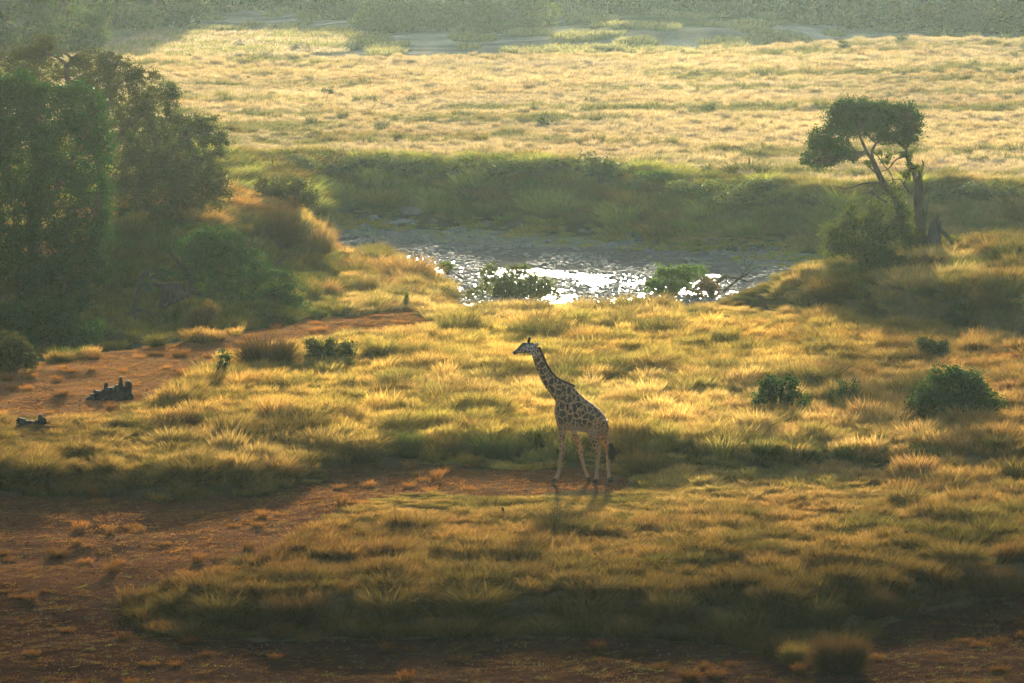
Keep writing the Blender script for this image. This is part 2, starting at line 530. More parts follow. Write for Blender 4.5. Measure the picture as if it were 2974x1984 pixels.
me = mesh_np("ground", np.stack([XX, RR, ZZ], -1).reshape(-1, 3), q, M_GROUND, True, {"gcol": ('FLOAT_COLOR', gc)})
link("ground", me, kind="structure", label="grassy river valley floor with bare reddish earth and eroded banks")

# water
wx = np.linspace(-75, 75, 150); wy = np.linspace(224, 304, 80)
WX, WY = np.meshgrid(wx, wy, indexing='ij')
WZ = np.full(WX.shape, -2.77)
I, J = np.meshgrid(np.arange(149), np.arange(79), indexing='ij')
q = np.stack([I * 80 + J, (I + 1) * 80 + J, (I + 1) * 80 + J + 1, I * 80 + J + 1], -1).reshape(-1, 4)
link("river_water", mesh_np("river_water", np.stack([WX, WY, WZ], -1).reshape(-1, 3), q, M_WATER, True), kind="structure", label="shallow river glittering in the low sun")

# haze
hv = np.array([(x, y, z) for x in (-2100, 2100) for y in (-70, 1300) for z in (-6, 27.0)], float)
hf = np.array([(0,1,3,2),(4,6,7,5),(0,4,5,1),(2,3,7,6),(0,2,6,4),(1,5,7,3)])
mh, nt, nodes, links, out = newmat("haze")
pv = N(nt, "ShaderNodeVolumePrincipled")
pv.inputs["Color"].default_value = (*HAZE_COLOR, 1)
pv.inputs["Density"].default_value = HAZE_DENSITY
pv.inputs["Anisotropy"].default_value = HAZE_ANISO
links.new(pv.outputs[0], out.inputs["Volume"])
hz = link("haze", mesh_np("haze", hv, hf, mh), kind="stuff", label="pale morning haze over the valley")

# ------------------------------------------------------------------ grass prototypes
def tuft(seed, n, R, H, lean, bend, wd, heads=.25, bias=(0, 0)):
    r = np.random.default_rng(seed)
    az = r.random(n) * 2 * np.pi
    rr = np.sqrt(r.random(n)) * R
    base = np.stack([np.cos(az) * rr, np.sin(az) * rr, np.full(n, -.05)], -1)
    L = H * (.55 + .6 * r.random(n) * r.random(n) ** .3)
    az2 = az + r.normal(size=n) * 1.1
    le = lean * (.25 + r.random(n)) * (.4 + rr / R)
    be = bend * (.3 + 1.2 * r.random(n))
    d = np.stack([np.cos(az2), np.sin(az2)], -1)
    lv = np.array([0, .38, .72, 1.0])
    sx, sy = [], []
    P = []
    for t in lv:
        hor = L * (np.sin(le) * t + be * t * t)
        ver = L * (np.cos(le) * t - .45 * be * t ** 2.5)
        P.append(np.stack([base[:, 0] + d[:, 0] * hor + bias[0] * L * t * t, base[:, 1] + d[:, 1] * hor + bias[1] * L * t * t, base[:, 2] + np.maximum(ver, .03)], -1))
    wa = r.random(n) * 2 * np.pi
    side = np.stack([np.cos(wa), np.sin(wa), np.zeros(n)], -1)
    w = wd * (.6 + .8 * r.random(n))
    hd = (r.random(n) < heads)
    ws = [w * .5, w * .5, np.where(hd, w * .85, w * .32)]
    V_ = np.zeros((n, 7, 3))
    for i in range(3):
        V_[:, 2 * i] = P[i] - side * ws[i][:, None]
        V_[:, 2 * i + 1] = P[i] + side * ws[i][:, None]
    V_[:, 6] = P[3]
    o = np.arange(n)[:, None] * 7
    Q = np.concatenate([o + [0, 1, 3, 2], o + [2, 3, 5, 4]])
    T = o + [4, 5, 6]
    h = np.tile([0, 0, .45, .45, .8, .8, 1.0], n)
    rn = np.repeat(r.random(n), 7)
    return V_.reshape(-1, 3), Q, T, h, rn

def tuft_mesh(name, mat, *a, **k):
    v, q, t, h, rn = tuft(*a, **k)
    return mesh_np(name, v, [q, t], mat, False, {"h": ('FLOAT', h), "rnd": ('FLOAT', rn)})

PC = bpy.data.collections.new("grass_kinds")
protos = []
specs = [ # 0-3 meadow tufts, 4-5 big domes, 6-7 stubble, 8-9 far low, 10 broad green
 (230, .30, .70, .30, .22, .0115, .5, (.12, .02)), (240, .34, .60, .38, .30, .0115, .4, (.18, -.04)),
 (200, .24, .84, .22, .25, .011, .7, (.08, .05)), (250, .38, .52, .42, .35, .012, .3, (.14, 0)),
 (520, .40, .92, .65, .45, .013, .4, (.08, 0)), (520, .34, 1.0, .5, .42, .013, .5, (.14, 0)),
 (60, .22, .13, .9, .5, .014, .3, (0, 0)), (50, .26, .09, 1.1, .4, .018, .1, (0, 0)),
 (190, .46, .44, .35, .3, .020, .6, (.12, 0)), (190, .50, .38, .4, .3, .021, .5, (.14, 0)),
 (220, .32, .60, .45, .4, .018, .1, (.06, 0)),
]
for i, sp in enumerate(specs):
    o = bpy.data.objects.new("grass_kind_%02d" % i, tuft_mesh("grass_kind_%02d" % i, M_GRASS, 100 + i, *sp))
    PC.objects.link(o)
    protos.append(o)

GN = bpy.data.node_groups.new("scatter_grass", 'GeometryNodeTree')
GN.interface.new_socket("Geometry", in_out='INPUT', socket_type='NodeSocketGeometry')
GN.interface.new_socket("Geometry", in_out='OUTPUT', socket_type='NodeSocketGeometry')
gi = GN.nodes.new('NodeGroupInput'); go = GN.nodes.new('NodeGroupOutput')
iop = GN.nodes.new('GeometryNodeInstanceOnPoints')
ci = GN.nodes.new('GeometryNodeCollectionInfo')
ci.inputs[0].default_value = PC
ci.inputs['Separate Children'].default_value = True
ci.inputs['Reset Children'].default_value = True
def named(nm, ty):
    n = GN.nodes.new('GeometryNodeInputNamedAttribute'); n.data_type = ty; n.inputs[0].default_value = nm
    return n.outputs[0]
GN.links.new(gi.outputs[0], iop.inputs['Points'])
GN.links.new(ci.outputs[0], iop.inputs['Instance'])
iop.inputs['Pick Instance'].default_value = True
GN.links.new(named('idx', 'INT'), iop.inputs['Instance Index'])
GN.links.new(named('rot', 'FLOAT_VECTOR'), iop.inputs['Rotation'])
GN.links.new(named('scl', 'FLOAT_VECTOR'), iop.inputs['Scale'])
GN.links.new(iop.outputs[0], go.inputs[0])

def scatter(name, x, y, idx, sc, col, label, zoff=0.0, trans=None):
    z = height(x, y) + zoff
    n = len(x)
    rot = np.stack([(rng.random(n) - .5) * .25, (rng.random(n) - .5) * .25, rng.random(n) * 6.283], -1)
    # keep the wind bias roughly in one direction
    rot[:, 2] = rng.normal(0, 1.0, n)
    me = bpy.data.meshes.new(name)
    me.vertices.add(n)
    me.vertices.foreach_set("co", np.stack([x, y, z], -1).astype(np.float32).ravel())
    a = me.attributes.new("idx", 'INT', 'POINT'); a.data.foreach_set("value", idx.astype(np.int32))
    a = me.attributes.new("rot", 'FLOAT_VECTOR', 'POINT'); a.data.foreach_set("vector", rot.astype(np.float32).ravel())
    a = me.attributes.new("scl", 'FLOAT_VECTOR', 'POINT'); a.data.foreach_set("vector", sc.astype(np.float32).ravel())
    a = me.attributes.new("tint", 'FLOAT_COLOR', 'POINT')
    a.data.foreach_set("color", np.concatenate([col, np.full((n, 1), .5) if trans is None else trans[:, None]], 1).astype(np.float32).ravel())
    o = link(name, me, kind="stuff", label=label)
    md = o.modifiers.new("scatter", 'NODES')
    md.node_group = GN
    return o

STRAW = np.array([.66, .55, .28]); GOLD = np.array([.66, .53, .19]); GREEN = np.array([.13, .165, .045]); DGREEN = np.array([.06, .09, .025])
BROWN = np.array([.23, .13, .055]); OLIVE = np.array([.19, .165, .06]); PALE = np.array([.47, .435, .40]); ORANGE = np.array([.40, .20, .075])

def pts(n, y0, y1, m=350):
    """uniform per ground area over the visible sector"""
    y = np.sqrt(rng.random(n) * (y1 ** 2 - y0 ** 2) + y0 ** 2)
    u = rng.random(n) * (2974 + 2 * m) - m
    x = (u - 1487) / F * (y * CP + CH * SP)
    return x, y
def area(y0, y1, m=350):
    return (2974 + 2 * m) / F / 2 * (y1 ** 2 - y0 ** 2)

def lerp3(a, b, f):
    return a + (b - a) * np.asarray(f)[:, None]

# --- near meadow and foreground grass
def near_grass():
    y0, y1 = 129, 282
    n = int(area(y0, y1) * 9.0)
    x, y = pts(n, y0, y1)
    z = height(x, y)
    u, v = proj(x, y, z)
    b1, b2, b3 = bare(u, v, x, y)
    bb = np.clip(b1 + b2 + b3, 0, 1)
    river = (z < -2.3)
    rd = rng.random(n)
    keep = ~river & ((bb < .5) | (rng.random(n) < .035))
    inb = bb >= .5
    keep &= rd < (.50 + .6 * fbm(x / 1.6, y / 2.2, 60))
    # lines of sight cleared around things standing in the grass
    keep &= ~((((u - 1670) / 190) ** 2 + ((v - 1405) / 42) ** 2) < 1)
    gully = (u < 560) & (y > kyi(7, u) + 2) & (y < kyi(9, u) - 2)
    keep &= ~gully | (rd < .12)
    x, y, z, u, v, inb = x[keep], y[keep], z[keep], u[keep], v[keep], inb[keep]
    n = len(x)
    a = fbm(x / 3.5, y / 6.0, 61); b = fbm(x / 1.3, y / 2.0, 62); c = fbm(x / 9, y / 14, 63); e = rng.random(n)
    idx = rng.integers(0, 4, n)
    dome = (rng.random(n) < .05 + .10 * (b > .6))
    idx = np.where(dome, rng.integers(4, 6, n), idx)
    grn = (b < .36) & (rng.random(n) < .35)
    idx = np.where(grn, 10, idx)
    onpath = (u > 880) & (u < 2500) & (y < kyi(4, u) + .3) & (v < 1540)
    idx = np.where(onpath, rng.integers(0, 4, n), idx)
    wd_, w1, w2 = worley(x / 1.25, y / 1.5, 301)
    ww_, w3, w4 = worley(x / 2.9, y / 3.6, 311)
    mound = np.exp(-(wd_ / .38) ** 2) * (.3 + .9 * w1)
    mound2 = np.exp(-(ww_ / .34) ** 2) * (w3 > .35) * (.3 + .7 * w3)
    hs = .38 + .22 * a + .50 * mound + .46 * mound2 + .16 * (e - .5)
    hs *= np.where(dome, .9 + .25 * rng.random(n), 1)
    crest = (u > 850) & (u < 2350) & (y > kyi(7, u) - 14) & (y < kyi(7, u) + 6)
    hs *= np.where(crest, np.where((u > 1280) & (u < 2080), 1.12, .8), 1)
    path = (u > 880) & (u < 2600) & (y < kyi(4, u) + .3)
    lo = .30 + .30 * sstep(1800, 2000, u)
    hs *= np.where(path, lo + (1 - lo) * sstep(1425, 1600, v), 1)
    hs *= np.where((z > .3) & (v > 900) & (v < 1240), .95, 1.0)
    m1 = (y < kyi(3, u) + 1)
    hs *= np.where(m1, .84, 1)
    low = (u > 1960) & (u < 2260) & (y > kyi(7, u) - 6)
    hs *= np.where(low, .5, 1)
    hs *= np.where((u < 470) & (v < 1320) & (v > 1180) & (y < kyi(7, u)), .62, 1)
    hs *= np.where((u > 20) & (u < 165) & (v > 1195) & (v < 1300), .28, 1)
    hs *= np.where((u > 2050) & (u < 2500) & (y > kyi(7, u) + 2), .7, 1)
    hs = np.where(inb, .22 + .35 * rng.random(len(x)) ** 2, hs)
    sc = np.stack([np.maximum(hs, .7) * 1.05, np.maximum(hs, .7) * 1.05, hs], -1)
    sc[inb, :2] = .5
    # colour
    col = lerp3(GOLD, STRAW, sstep(.3, .7, c))
    col = lerp3(col, GREEN * 1.6, (w2 < .45) * .5 * (.4 + mound))
    col = lerp3(col, BROWN * 1.5, (w2 > .8) * .35)
    col = lerp3(col, GREEN * 1.2, (w4 < .45) * mound2 * .75)
    side = np.clip(np.abs(u - 1550) / 1400, 0, 1) ** 1.6
    col = lerp3(col, BROWN * 1.25, side * .75)
    fore = sstep(1330, 1600, v)  # brown and olive foreground grass, tints lowered to paint in shade
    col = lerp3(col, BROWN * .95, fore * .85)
    col = lerp3(col, GOLD * .8, sstep(.45, .8, c) * fore * .35)
    col = lerp3(col, OLIVE * .75, fore * sstep(.45, .7, a) * .7)
    col = lerp3(col, GREEN, sstep(.52, .70, b) * .55)
    col = lerp3(col, GREEN * .8, np.where(grn, .8, 0))
    col = lerp3(col, OLIVE, np.where(dome, .65, 0))
    col = lerp3(col, ORANGE, sstep(.62, .8, fbm(x / 2.6, y / 3.5, 64)) * (.2 + .3 * side))
    rightridge = (u > 2050) & (y > kyi(7, u))
    col = lerp3(col, OLIVE * .8, np.where(rightridge, .6, 0))
    col = lerp3(col, GREEN, np.where(rightridge & (w2 > .45), .6, 0))
    col = lerp3(col, STRAW, np.where(rightridge & (w4 > .6), .45, 0))
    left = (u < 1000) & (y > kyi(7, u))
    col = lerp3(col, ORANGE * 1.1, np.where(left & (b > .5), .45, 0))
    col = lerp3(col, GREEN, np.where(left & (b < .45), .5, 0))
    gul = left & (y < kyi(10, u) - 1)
    col = lerp3(col, DGREEN * 1.3, np.where(gul, .78, 0))  # shade of the gully and hillock front painted in as dark green
    m2 = (u < 950) & (v > 1240) & (v < 1450)
    col = lerp3(col, OLIVE * .8, np.where(m2, .55, 0))
    fore_shade = sstep(1450, 1760, v)  # vignette-like darkening towards the bottom, put into the grass tint
    col *= (.8 + .4 * rng.random((n, 1))) * (1 - .5 * fore_shade)[:, None]
    col[inb] = (lerp3(BROWN, ORANGE, rng.random(n)) * (.9 - .55 * fore_shade)[:, None])[inb]
    tr = np.where(dome | (mound2 > .3), .36, .5) - .08 * fore
    fg = (y < kyi(4, u) - .2)
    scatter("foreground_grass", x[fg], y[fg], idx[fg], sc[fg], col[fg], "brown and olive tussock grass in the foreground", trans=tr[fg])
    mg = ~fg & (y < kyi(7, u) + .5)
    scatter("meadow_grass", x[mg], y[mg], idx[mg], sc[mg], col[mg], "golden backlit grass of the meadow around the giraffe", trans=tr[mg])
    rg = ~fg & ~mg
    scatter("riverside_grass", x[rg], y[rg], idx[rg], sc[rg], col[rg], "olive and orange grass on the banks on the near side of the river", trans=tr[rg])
near_grass()

# --- stubble on bare earth
def stubble():
    y0, y1 = 129, 214
    n = int(area(y0, y1) * 26)
    x, y = pts(n, y0, y1)
    z = height(x, y)
    u, v = proj(x, y, z)
    b1, b2, b3 = bare(u, v, x, y)
    k = (b1 + b2 + b3 > .5) & (rng.random(n) < .25 + .9 * fbm(x / .8, y / 1.6, 70))
    x, y, u, v, b1, b3 = x[k], y[k], u[k], v[k], b1[k], b3[k]
    n = len(x)
    idx = rng.integers(6, 8, n)
    s = .6 + .9 * rng.random(n) * fbm(x / 1.5, y / 3.0, 71)
    sc = np.stack([s, s, s * .9], -1)
    col = lerp3(ORANGE * .85, BROWN * 1.1, rng.random(n))
    col = lerp3(col, BROWN * .42, b1 * sstep(1500, 1760, v))  # stubble tint darkened with the soil to stand for shade
    col = lerp3(col, GREEN, (rng.random(n) < .12) * .7)
    scatter("short_dry_grass", x, y, idx, sc, col, "short dry orange grass and litter on the bare earth")
stubble()

# --- far bank, river bed and far meadow
def far_grass():
    y0, y1 = 262, 426
    n = int(area(y0, y1, 250) * 4.8)
    x, y = pts(n, y0, y1, 250)
    z = height(x, y)
    u, v = proj(x, y, z)
    rd = rng.random(n)
    bed = (z < -1.85) & (y > kyi(11, u)) & (y < kyi(15, u))
    bank = ~bed & (y > kyi(14, u) - 1.5) & (y < kyi(15, u) + .6)
    mead = (y >= kyi(15, u) + .6) & (y < kyi(16, u) + 1.0)
    a = fbm(x / 5, y / 6.0, 80); b = fbm(x / 1.8, y / 2.6, 81); c = fbm(x / 14, y / 7, 82)
    # bank: tall green bunches
    k = bank & (rd < .95)
    wd_, w1, w2 = worley(x[k] / 1.9, y[k] / 1.9, 331)
    mo = np.exp(-(wd_ / .4) ** 2) * (.3 + .7 * w1)
    hs = .45 + .5 * b[k] + .9 * mo
    m = k.sum()
    col = lerp3(GREEN * 1.15, OLIVE * 1.3, rng.random(m) * .9)
    col = lerp3(col, GREEN * 2.5, (w2 > .5) * .75 * (.3 + mo)); col = lerp3(col, BROWN * .8, (w2 < .2) * .5)
    idx = np.where(rng.random(m) < .35, 10, rng.integers(0, 6, m))
    scatter("far_bank_grass", x[k], y[k], idx, np.stack([hs * 1.3, hs * 1.3, hs], -1), col, "tall shaded green grass covering the far river bank")
    # bed
    k = bed & (z > -2.56) & (rd < sstep(.42, .62, b) * .9 * sstep(-2.6, -2.35, z) + .12 * (z > -2.5))
    m = k.sum()
    hs = .25 + .55 * rng.random(m) * b[k] * 1.4 * (.5 + sstep(-2.55, -2.2, z[k]))
    col = lerp3(GREEN * 1.7, np.array([.34, .29, .12]), rng.random(m))
    scatter("river_bed_grass", x[k], y[k], rng.integers(8, 11, m), np.stack([hs * 1.4, hs * 1.4, hs], -1), col, "low green plants growing over the stony river bed")
    # meadow
    k = mead & (rd < .62 + .5 * b)
    m = k.sum()
    lane = sstep(.56, .66, fbm(x[k] / 16, y[k] / 3.2, 84))
    hs = .62 + .30 * b[k] + .2 * a[k]
    col = lerp3(PALE, STRAW * .85, c[k] * .6)
    col = lerp3(col, GREEN * 1.5, sstep(.55, .8, b[k]) * .35)
    col = lerp3(col, GREEN * 1.0, lane * .8)
    col = lerp3(col, ORANGE * 1.2, sstep(.6, .8, a[k]) * .2)
    big = fbm(x[k] / 13, y[k] / 16, 91)
    col *= (.8 + .4 * rng.random((m, 1))) * (.72 + .55 * big)[:, None]
    hs *= .7 + .5 * big
    idx = np.where(rng.random(m) < .15, rng.integers(0, 4, m), rng.integers(8, 10, m))
    hs *= 1 + .2 * lane
    scatter("far_meadow_grass", x[k], y[k], idx, np.stack([hs, hs, hs], -1), col, "pale straw coloured grass of the wide meadow beyond the river", trans=np.full(m, .36))
    # tufts on the low ground behind the meadow, at the left
    n = 16000
    x, y = pts(n, 448, 528, 250)
    z = height(x, y)
    u, v = proj(x, y, z)
    b = fbm(x / 2.5, y / 3.5, 86)
    k = (y > kyi(16, u) + 2) & (((u < 980) & (v > 100 + 40 * (b - .5)) & (b > .45)) | (b > .68))
    m = k.sum()
    hs = .9 + 1.3 * b[k]
    scatter("grass_beyond_meadow", x[k], y[k], rng.integers(8, 10, m), np.stack([hs * 1.2, hs * 1.2, hs], -1), lerp3(PALE, GREEN * 1.5, (b[k] > .55) * .7), "pale green grass on the low ground behind the far meadow")
far_grass()
#__PART2__
# ------------------------------------------------------------------ foliage helpers
def leaves(centers, size, r, aspect=.55, flat=0.0):
    n = len(centers)
    a = r.normal(size=(n, 3)); a[:, 2] *= (1 - flat); a /= np.linalg.norm(a, axis=1)[:, None]
    b = r.normal(size=(n, 3)); b -= a * (a * b).sum(1)[:, None]; b /= np.linalg.norm(b, axis=1)[:, None]
    s = size * (.6 + .8 * r.random(n))[:, None]
    V_ = np.stack([centers - a * s, centers + b * s * aspect, centers + a * s, centers - b * s * aspect], 1).reshape(-1, 3)
    Q = np.arange(n * 4).reshape(-1, 4)
    return V_, Q, np.repeat(r.random(n), 4)

def crown_pts(lobes, n, r, spread=.14, per=26, shell=.45):
    """lobes: (cx,cy,cz,rx,ry,rz) -> leaf centres gathered into twig clumps near the lobe surfaces"""
    L = np.array(lobes, float)
    w = (L[:, 3] * L[:, 5] + L[:, 3] * L[:, 4]) ; w /= w.sum()
    nc = max(6, n // per)
    k = r.choice(len(L), nc, p=w)
    d = r.normal(size=(nc, 3)); d /= np.linalg.norm(d, axis=1)[:, None]
    rad = shell + (1.02 - shell) * r.random(nc) ** .6
    # lumpy surface
    bump = 1 + .22 * (vnoise(d[:, 0] * 2.3 + k * 7.7, d[:, 2] * 2.3 + d[:, 1] * 1.9, 5) - .5) * 2
    c = L[k, :3] + d * (rad * bump)[:, None] * L[k, 3:6]
    m = r.integers(0, nc, n)
    sp = spread * (.5 + r.random(nc))
    p = c[m] + r.normal(size=(n, 3)) * sp[m][:, None] * np.array([1, 1, .75])
    return p, c, k

def px_lobes(y0, lst, depth=.85, r=None):
    """lst of (u, v, ru, rv[, dy]) read off the picture, set at distance y0"""
    out = []
    s = y0 / F / CP
    for e in lst:
        u, v, ru, rv = e[:4]
        dy = e[4] if len(e) > 4 else 0.0
        c = wp(u, v, y0 + dy)
        out.append((c[0], c[1], c[2], ru * s, (ru + rv) * .5 * s * depth, rv * s))
    return out

def crown_obj(name, lobes, n, size, mat, origin, parent, seed, spread=.14, per=26, shell=.45, label=None, aspect=.55):
    r = np.random.default_rng(seed)
    p, c, k = crown_pts(lobes, n, r, spread, per, shell)
    v, q, rn = leaves(p, size, r, aspect)
    # small shift of tone from clump to clump
    me = mesh_np(name, v - np.array(origin), q, mat, False, {"rnd": ('FLOAT', rn)})
    o = link(name, me, parent=parent)
    if label: o["label"] = label
    return o, c, k

def grow_twigs(mb, start_pts, targets, r, r0=.03, r1=.008, sag=.1):
    sp = np.asarray(start_pts)
    for t in targets:
        d = np.linalg.norm(sp - t, axis=1)
        s = sp[np.argmin(d + r.random(len(d)) * .2)]
        L = np.linalg.norm(t - s)
        if L < .05: continue
        mid = (s + t) / 2 + r.normal(size=3) * L * .13
        mid[2] -= sag * L
        pts_ = smooth_path([s, mid, t], 3)
        mb.tube(pts_, np.linspace(r0, r1, len(pts_)), 4, caps=False)

def limb_px(y0, lst, seed=0, amp=.0):
    """polyline (u, v[, dy]) -> 3D path at distance y0"""
    return np.array([wp(e[0], e[1], y0 + (e[2] if len(e) > 2 else 0)) for e in lst])

def shrub(name, u, v, lobes_px, n, size, mat, label, cat="shrub", group=None, seed=1, spread=.07, per=22, stems=16, shell=.35, stem_mat=None, dy0=0.0, r0=.022):
    r = np.random.default_rng(seed)
    g0 = at(u, v)
    y0 = g0.y + dy0
    root = thing(name, g0, label, cat, group)
    lb = px_lobes(y0, lobes_px)
    o, c, k = crown_obj("foliage", lb, n, size, mat, g0, root, seed, spread, per, shell)
    mb = MB()
    base = np.array(g0)
    for i in range(stems):
        t = c[r.integers(0, len(c))]
        st = base + np.array([r.normal() * .07, r.normal() * .07, -.08])
        mid = st * .45 + t * .55 + r.normal(size=3) * .06
        mid[2] -= .05
        pp = smooth_path([st, mid, t], 4)
        mb.tube(pp, np.linspace(r0, .006, len(pp)), 5, caps=False)
    link("stems", mb.mesh("stems", stem_mat or M_BARK, origin=g0), parent=root)
    return root

# ================================================================== GIRAFFE
def build_giraffe():
    y0 = float(at(1700, 1402).y)
    S0 = y0 / F / CP / 3.2675
    g0 = Vector(wp(1440 + 800 / 3.2675, 950 + 1468 / 3.2675, y0))
    def P(X, Y, dy=0.0):
        a = wp(1440 + X / 3.2675, 950 + Y / 3.2675, y0)
        return np.array([a[0] - g0.x, dy, a[2] - g0.z])
    mb = MB()
    def loft(rings, n=20, yoff=0.0, cap=True):
        vs = []
        a = np.arange(n) / n * 2 * np.pi
        for dx, dy, vx, vy, w in rings:
            d, v_ = P(dx, dy), P(vx, vy)
            c = (d + v_) / 2
            h = (d - v_) / 2
            # slightly egg shaped section
            ca, sa = np.cos(a), np.sin(a)
            vs.append(c + ca[:, None] * h + (sa * w * S0 * (1 - .12 * ca))[:, None] * np.array([0, 1, 0]) + np.array([0, yoff, 0]))
        m = len(rings)
        vs = np.concatenate(vs)
        i, k = np.meshgrid(np.arange(m - 1), np.arange(n), indexing='ij')
        q = np.stack([i * n + k, i * n + (k + 1) % n, (i + 1) * n + (k + 1) % n, (i + 1) * n + k], -1).reshape(-1, 4)
        c0 = vs[:n].mean(0); c1 = vs[-n:].mean(0)
        vs = np.concatenate([vs, [c0, c1]])
        t = []
        for j in range(n):
            t += [(m * n, (j + 1) % n, j), (m * n + 1, (m - 1) * n + j, (m - 1) * n + (j + 1) % n)]
        mb.add(vs, q, t)
    torso = [(1058, 905, 1042, 985, 42), (1048, 865, 1005, 1015, 80), (1028, 830, 950, 1020, 108), (990, 785, 900, 1010, 122), (920, 728, 830, 1000, 130),
             (850, 682, 750, 990, 134), (790, 625, 680, 980, 128), (742, 568, 610, 930, 108), (700, 549, 560, 850, 84), (662, 533, 556, 780, 70),
             (620, 516, 568, 715, 58), (575, 487, 530, 650, 50), (527, 440, 470, 575, 43), (490, 388, 427, 500, 38), (462, 330, 396, 425, 34),
             (440, 275, 370, 360, 31), (420, 228, 352, 300, 30), (402, 196, 338, 262, 29), (388, 180, 330, 250, 26)]
    loft(torso, 26)
    head = [(402, 190, 362, 262, 22), (375, 162, 342, 258, 34), (345, 150, 322, 252, 38), (312, 146, 302, 248, 39), (285, 145, 284, 247, 37), (262, 141, 266, 247, 33), (244, 156, 248, 246, 29),
            (222, 178, 228, 247, 26), (200, 204, 210, 250, 23), (180, 222, 196, 258, 21), (166, 233, 182, 262, 19), (158, 246, 170, 262, 12)]
    loft(head, 18)
    def leg(pts_, dy):
        p = np.array([P(a, b, dy * f) for a, b, r_, f in pts_])
        rad = np.array([r_ * S0 for a, b, r_, f in pts_])
        pp = smooth_path(p, 3)
        rr = np.interp(np.linspace(0, len(p) - 1, len(pp)), np.arange(len(p)), rad)
        mb.tube(pp, rr, 14, sq=.92)
    fy, hy = .20, .17
    leg([(640, 760, 60, .8), (622, 850, 60, .9), (628, 920, 47, 1), (631, 1000, 36, 1), (629, 1090, 28, 1), (630, 1160, 26, 1), (628, 1200, 27, 1), (616, 1250, 21, 1), (606, 1310, 17, 1), (598, 1370, 17, 1), (584, 1412, 19, 1), (562, 1440, 20, 1)], -fy)
    leg([(660, 800, 60, .8), (710, 920, 46, .9), (738, 985, 34, 1), (762, 1060, 28, 1), (785, 1130, 26, 1), (799, 1180, 26, 1), (812, 1240, 20, 1), (828, 1300, 16, 1), (845, 1360, 15, 1), (862, 1405, 17, 1), (878, 1440, 18, 1)], fy)
    leg([(960, 860, 90, .8), (930, 960, 72, .9), (932, 1030, 54, 1), (946, 1100, 38, 1), (962, 1160, 30, 1), (972, 1200, 27, 1), (966, 1260, 21, 1), (962, 1330, 18, 1), (960, 1390, 19, 1), (955, 1425, 22, 1), (950, 1445, 23, 1)], -hy)
    leg([(990, 900, 80, .8), (1010, 990, 54, .9), (1024, 1050, 40, 1), (1044, 1110, 30, 1), (1062, 1155, 27, 1), (1066, 1210, 22, 1), (1066, 1280, 18, 1), (1069, 1350, 18, 1), (1074, 1400, 19, 1), (1080, 1430, 21, 1), (1084, 1450, 22, 1)], hy)
    raw = mb.mesh("giraffe_raw", None)
    tmp = bpy.data.objects.new("tmp", raw)
    COL.objects.link(tmp)
    md = tmp.modifiers.new("r", 'REMESH'); md.mode = 'VOXEL'; md.voxel_size = .017; md.adaptivity = 0
    sm = tmp.modifiers.new("s", 'SMOOTH'); sm.iterations = 4; sm.factor = .5
    dg = bpy.context.evaluated_depsgraph_get()
    body = bpy.data.meshes.new_from_object(tmp.evaluated_get(dg))
    bpy.data.objects.remove(tmp)
    body.name = "body"
    n = len(body.vertices)
    co = np.zeros(n * 3, np.float32); body.vertices.foreach_get("co", co); co = co.reshape(-1, 3)
    # back to tracing coordinates for the coat
    X = (co[:, 0] + g0.x) * F * CP / y0
    X = ((co[:, 0] + g0.x) * F / (y0 * CP + (CH - (co[:, 2] + g0.z)) * SP) + 1487 - 1440) * 3.2675
    Yp = (992 - F * (y0 * SP - (CH - (co[:, 2] + g0.z)) * CP) / (y0 * CP + (CH - (co[:, 2] + g0.z)) * SP) - 950) * 3.2675
    leg_m = sstep(1000, 1120, Yp)
    low = sstep(1150, 1330, Yp)
    belly = np.exp(-(((X - 770) / 120) ** 2)) * sstep(900, 965, Yp) * (Yp < 1020) * (1 - leg_m)
    headm = sstep(395, 370, X) * (Yp < 275)
    muz = headm * sstep(225, 185, X + (Yp - 240) * .3)
    topd = headm * sstep(28, -8, (Yp - (150 + np.clip(300 - X, 0, 200) * .55)))
    cheek = headm * (1 - muz)
    small = np.clip(leg_m + headm + sstep(880, 960, Yp) * .6 + sstep(480, 380, X) * .0, 0, 1)
    neck = sstep(620, 540, X) * (Yp < 760) * (1 - headm)
    for nm, d in (("small", small), ("low", low), ("belly", belly), ("head_top", topd), ("muzzle", muz), ("cheek", cheek), ("neck", neck)):
        a = body.attributes.new(nm, 'FLOAT', 'POINT'); a.data.foreach_set("value", d.astype(np.float32))
    body.polygons.foreach_set("use_smooth", np.ones(len(body.polygons), bool))
    # coat
    m, nt, nodes, links, out = newmat("giraffe_coat")
    b = N(nt, "ShaderNodeBsdfPrincipled"); b.inputs["Roughness"].default_value = .7
    b.inputs["Sheen Weight"].default_value = .7; b.inputs["Sheen Roughness"].default_value = .35; b.inputs["Sheen Tint"].default_value = (1, .75, .5, 1)
    tc = N(nt, "ShaderNodeTexCoord")
    ns = N(nt, "ShaderNodeTexNoise"); ns.inputs["Scale"].default_value = 13; ns.inputs["Detail"].default_value = 2
    links.new(tc.outputs["Object"], ns.inputs[0])
    va = N(nt, "ShaderNodeVectorMath", operation='SUBTRACT'); links.new(ns.outputs[1], va.inputs[0]); va.inputs[1].default_value = (.5, .5, .5)
    vs_ = N(nt, "ShaderNodeVectorMath", operation='SCALE'); links.new(va.outputs[0], vs_.inputs[0]); vs_.inputs[3].default_value = .13
    vd = N(nt, "ShaderNodeVectorMath", operation='ADD'); links.new(tc.outputs["Object"], vd.inputs[0]); links.new(vs_.outputs[0], vd.inputs[1])
    mp = N(nt, "ShaderNodeMapping"); mp.inputs["Rotation"].default_value = (0, math.radians(-35), 0); mp.inputs["Scale"].default_value = (1.15, .8, .85)
    links.new(vd.outputs[0], mp.inputs[0])
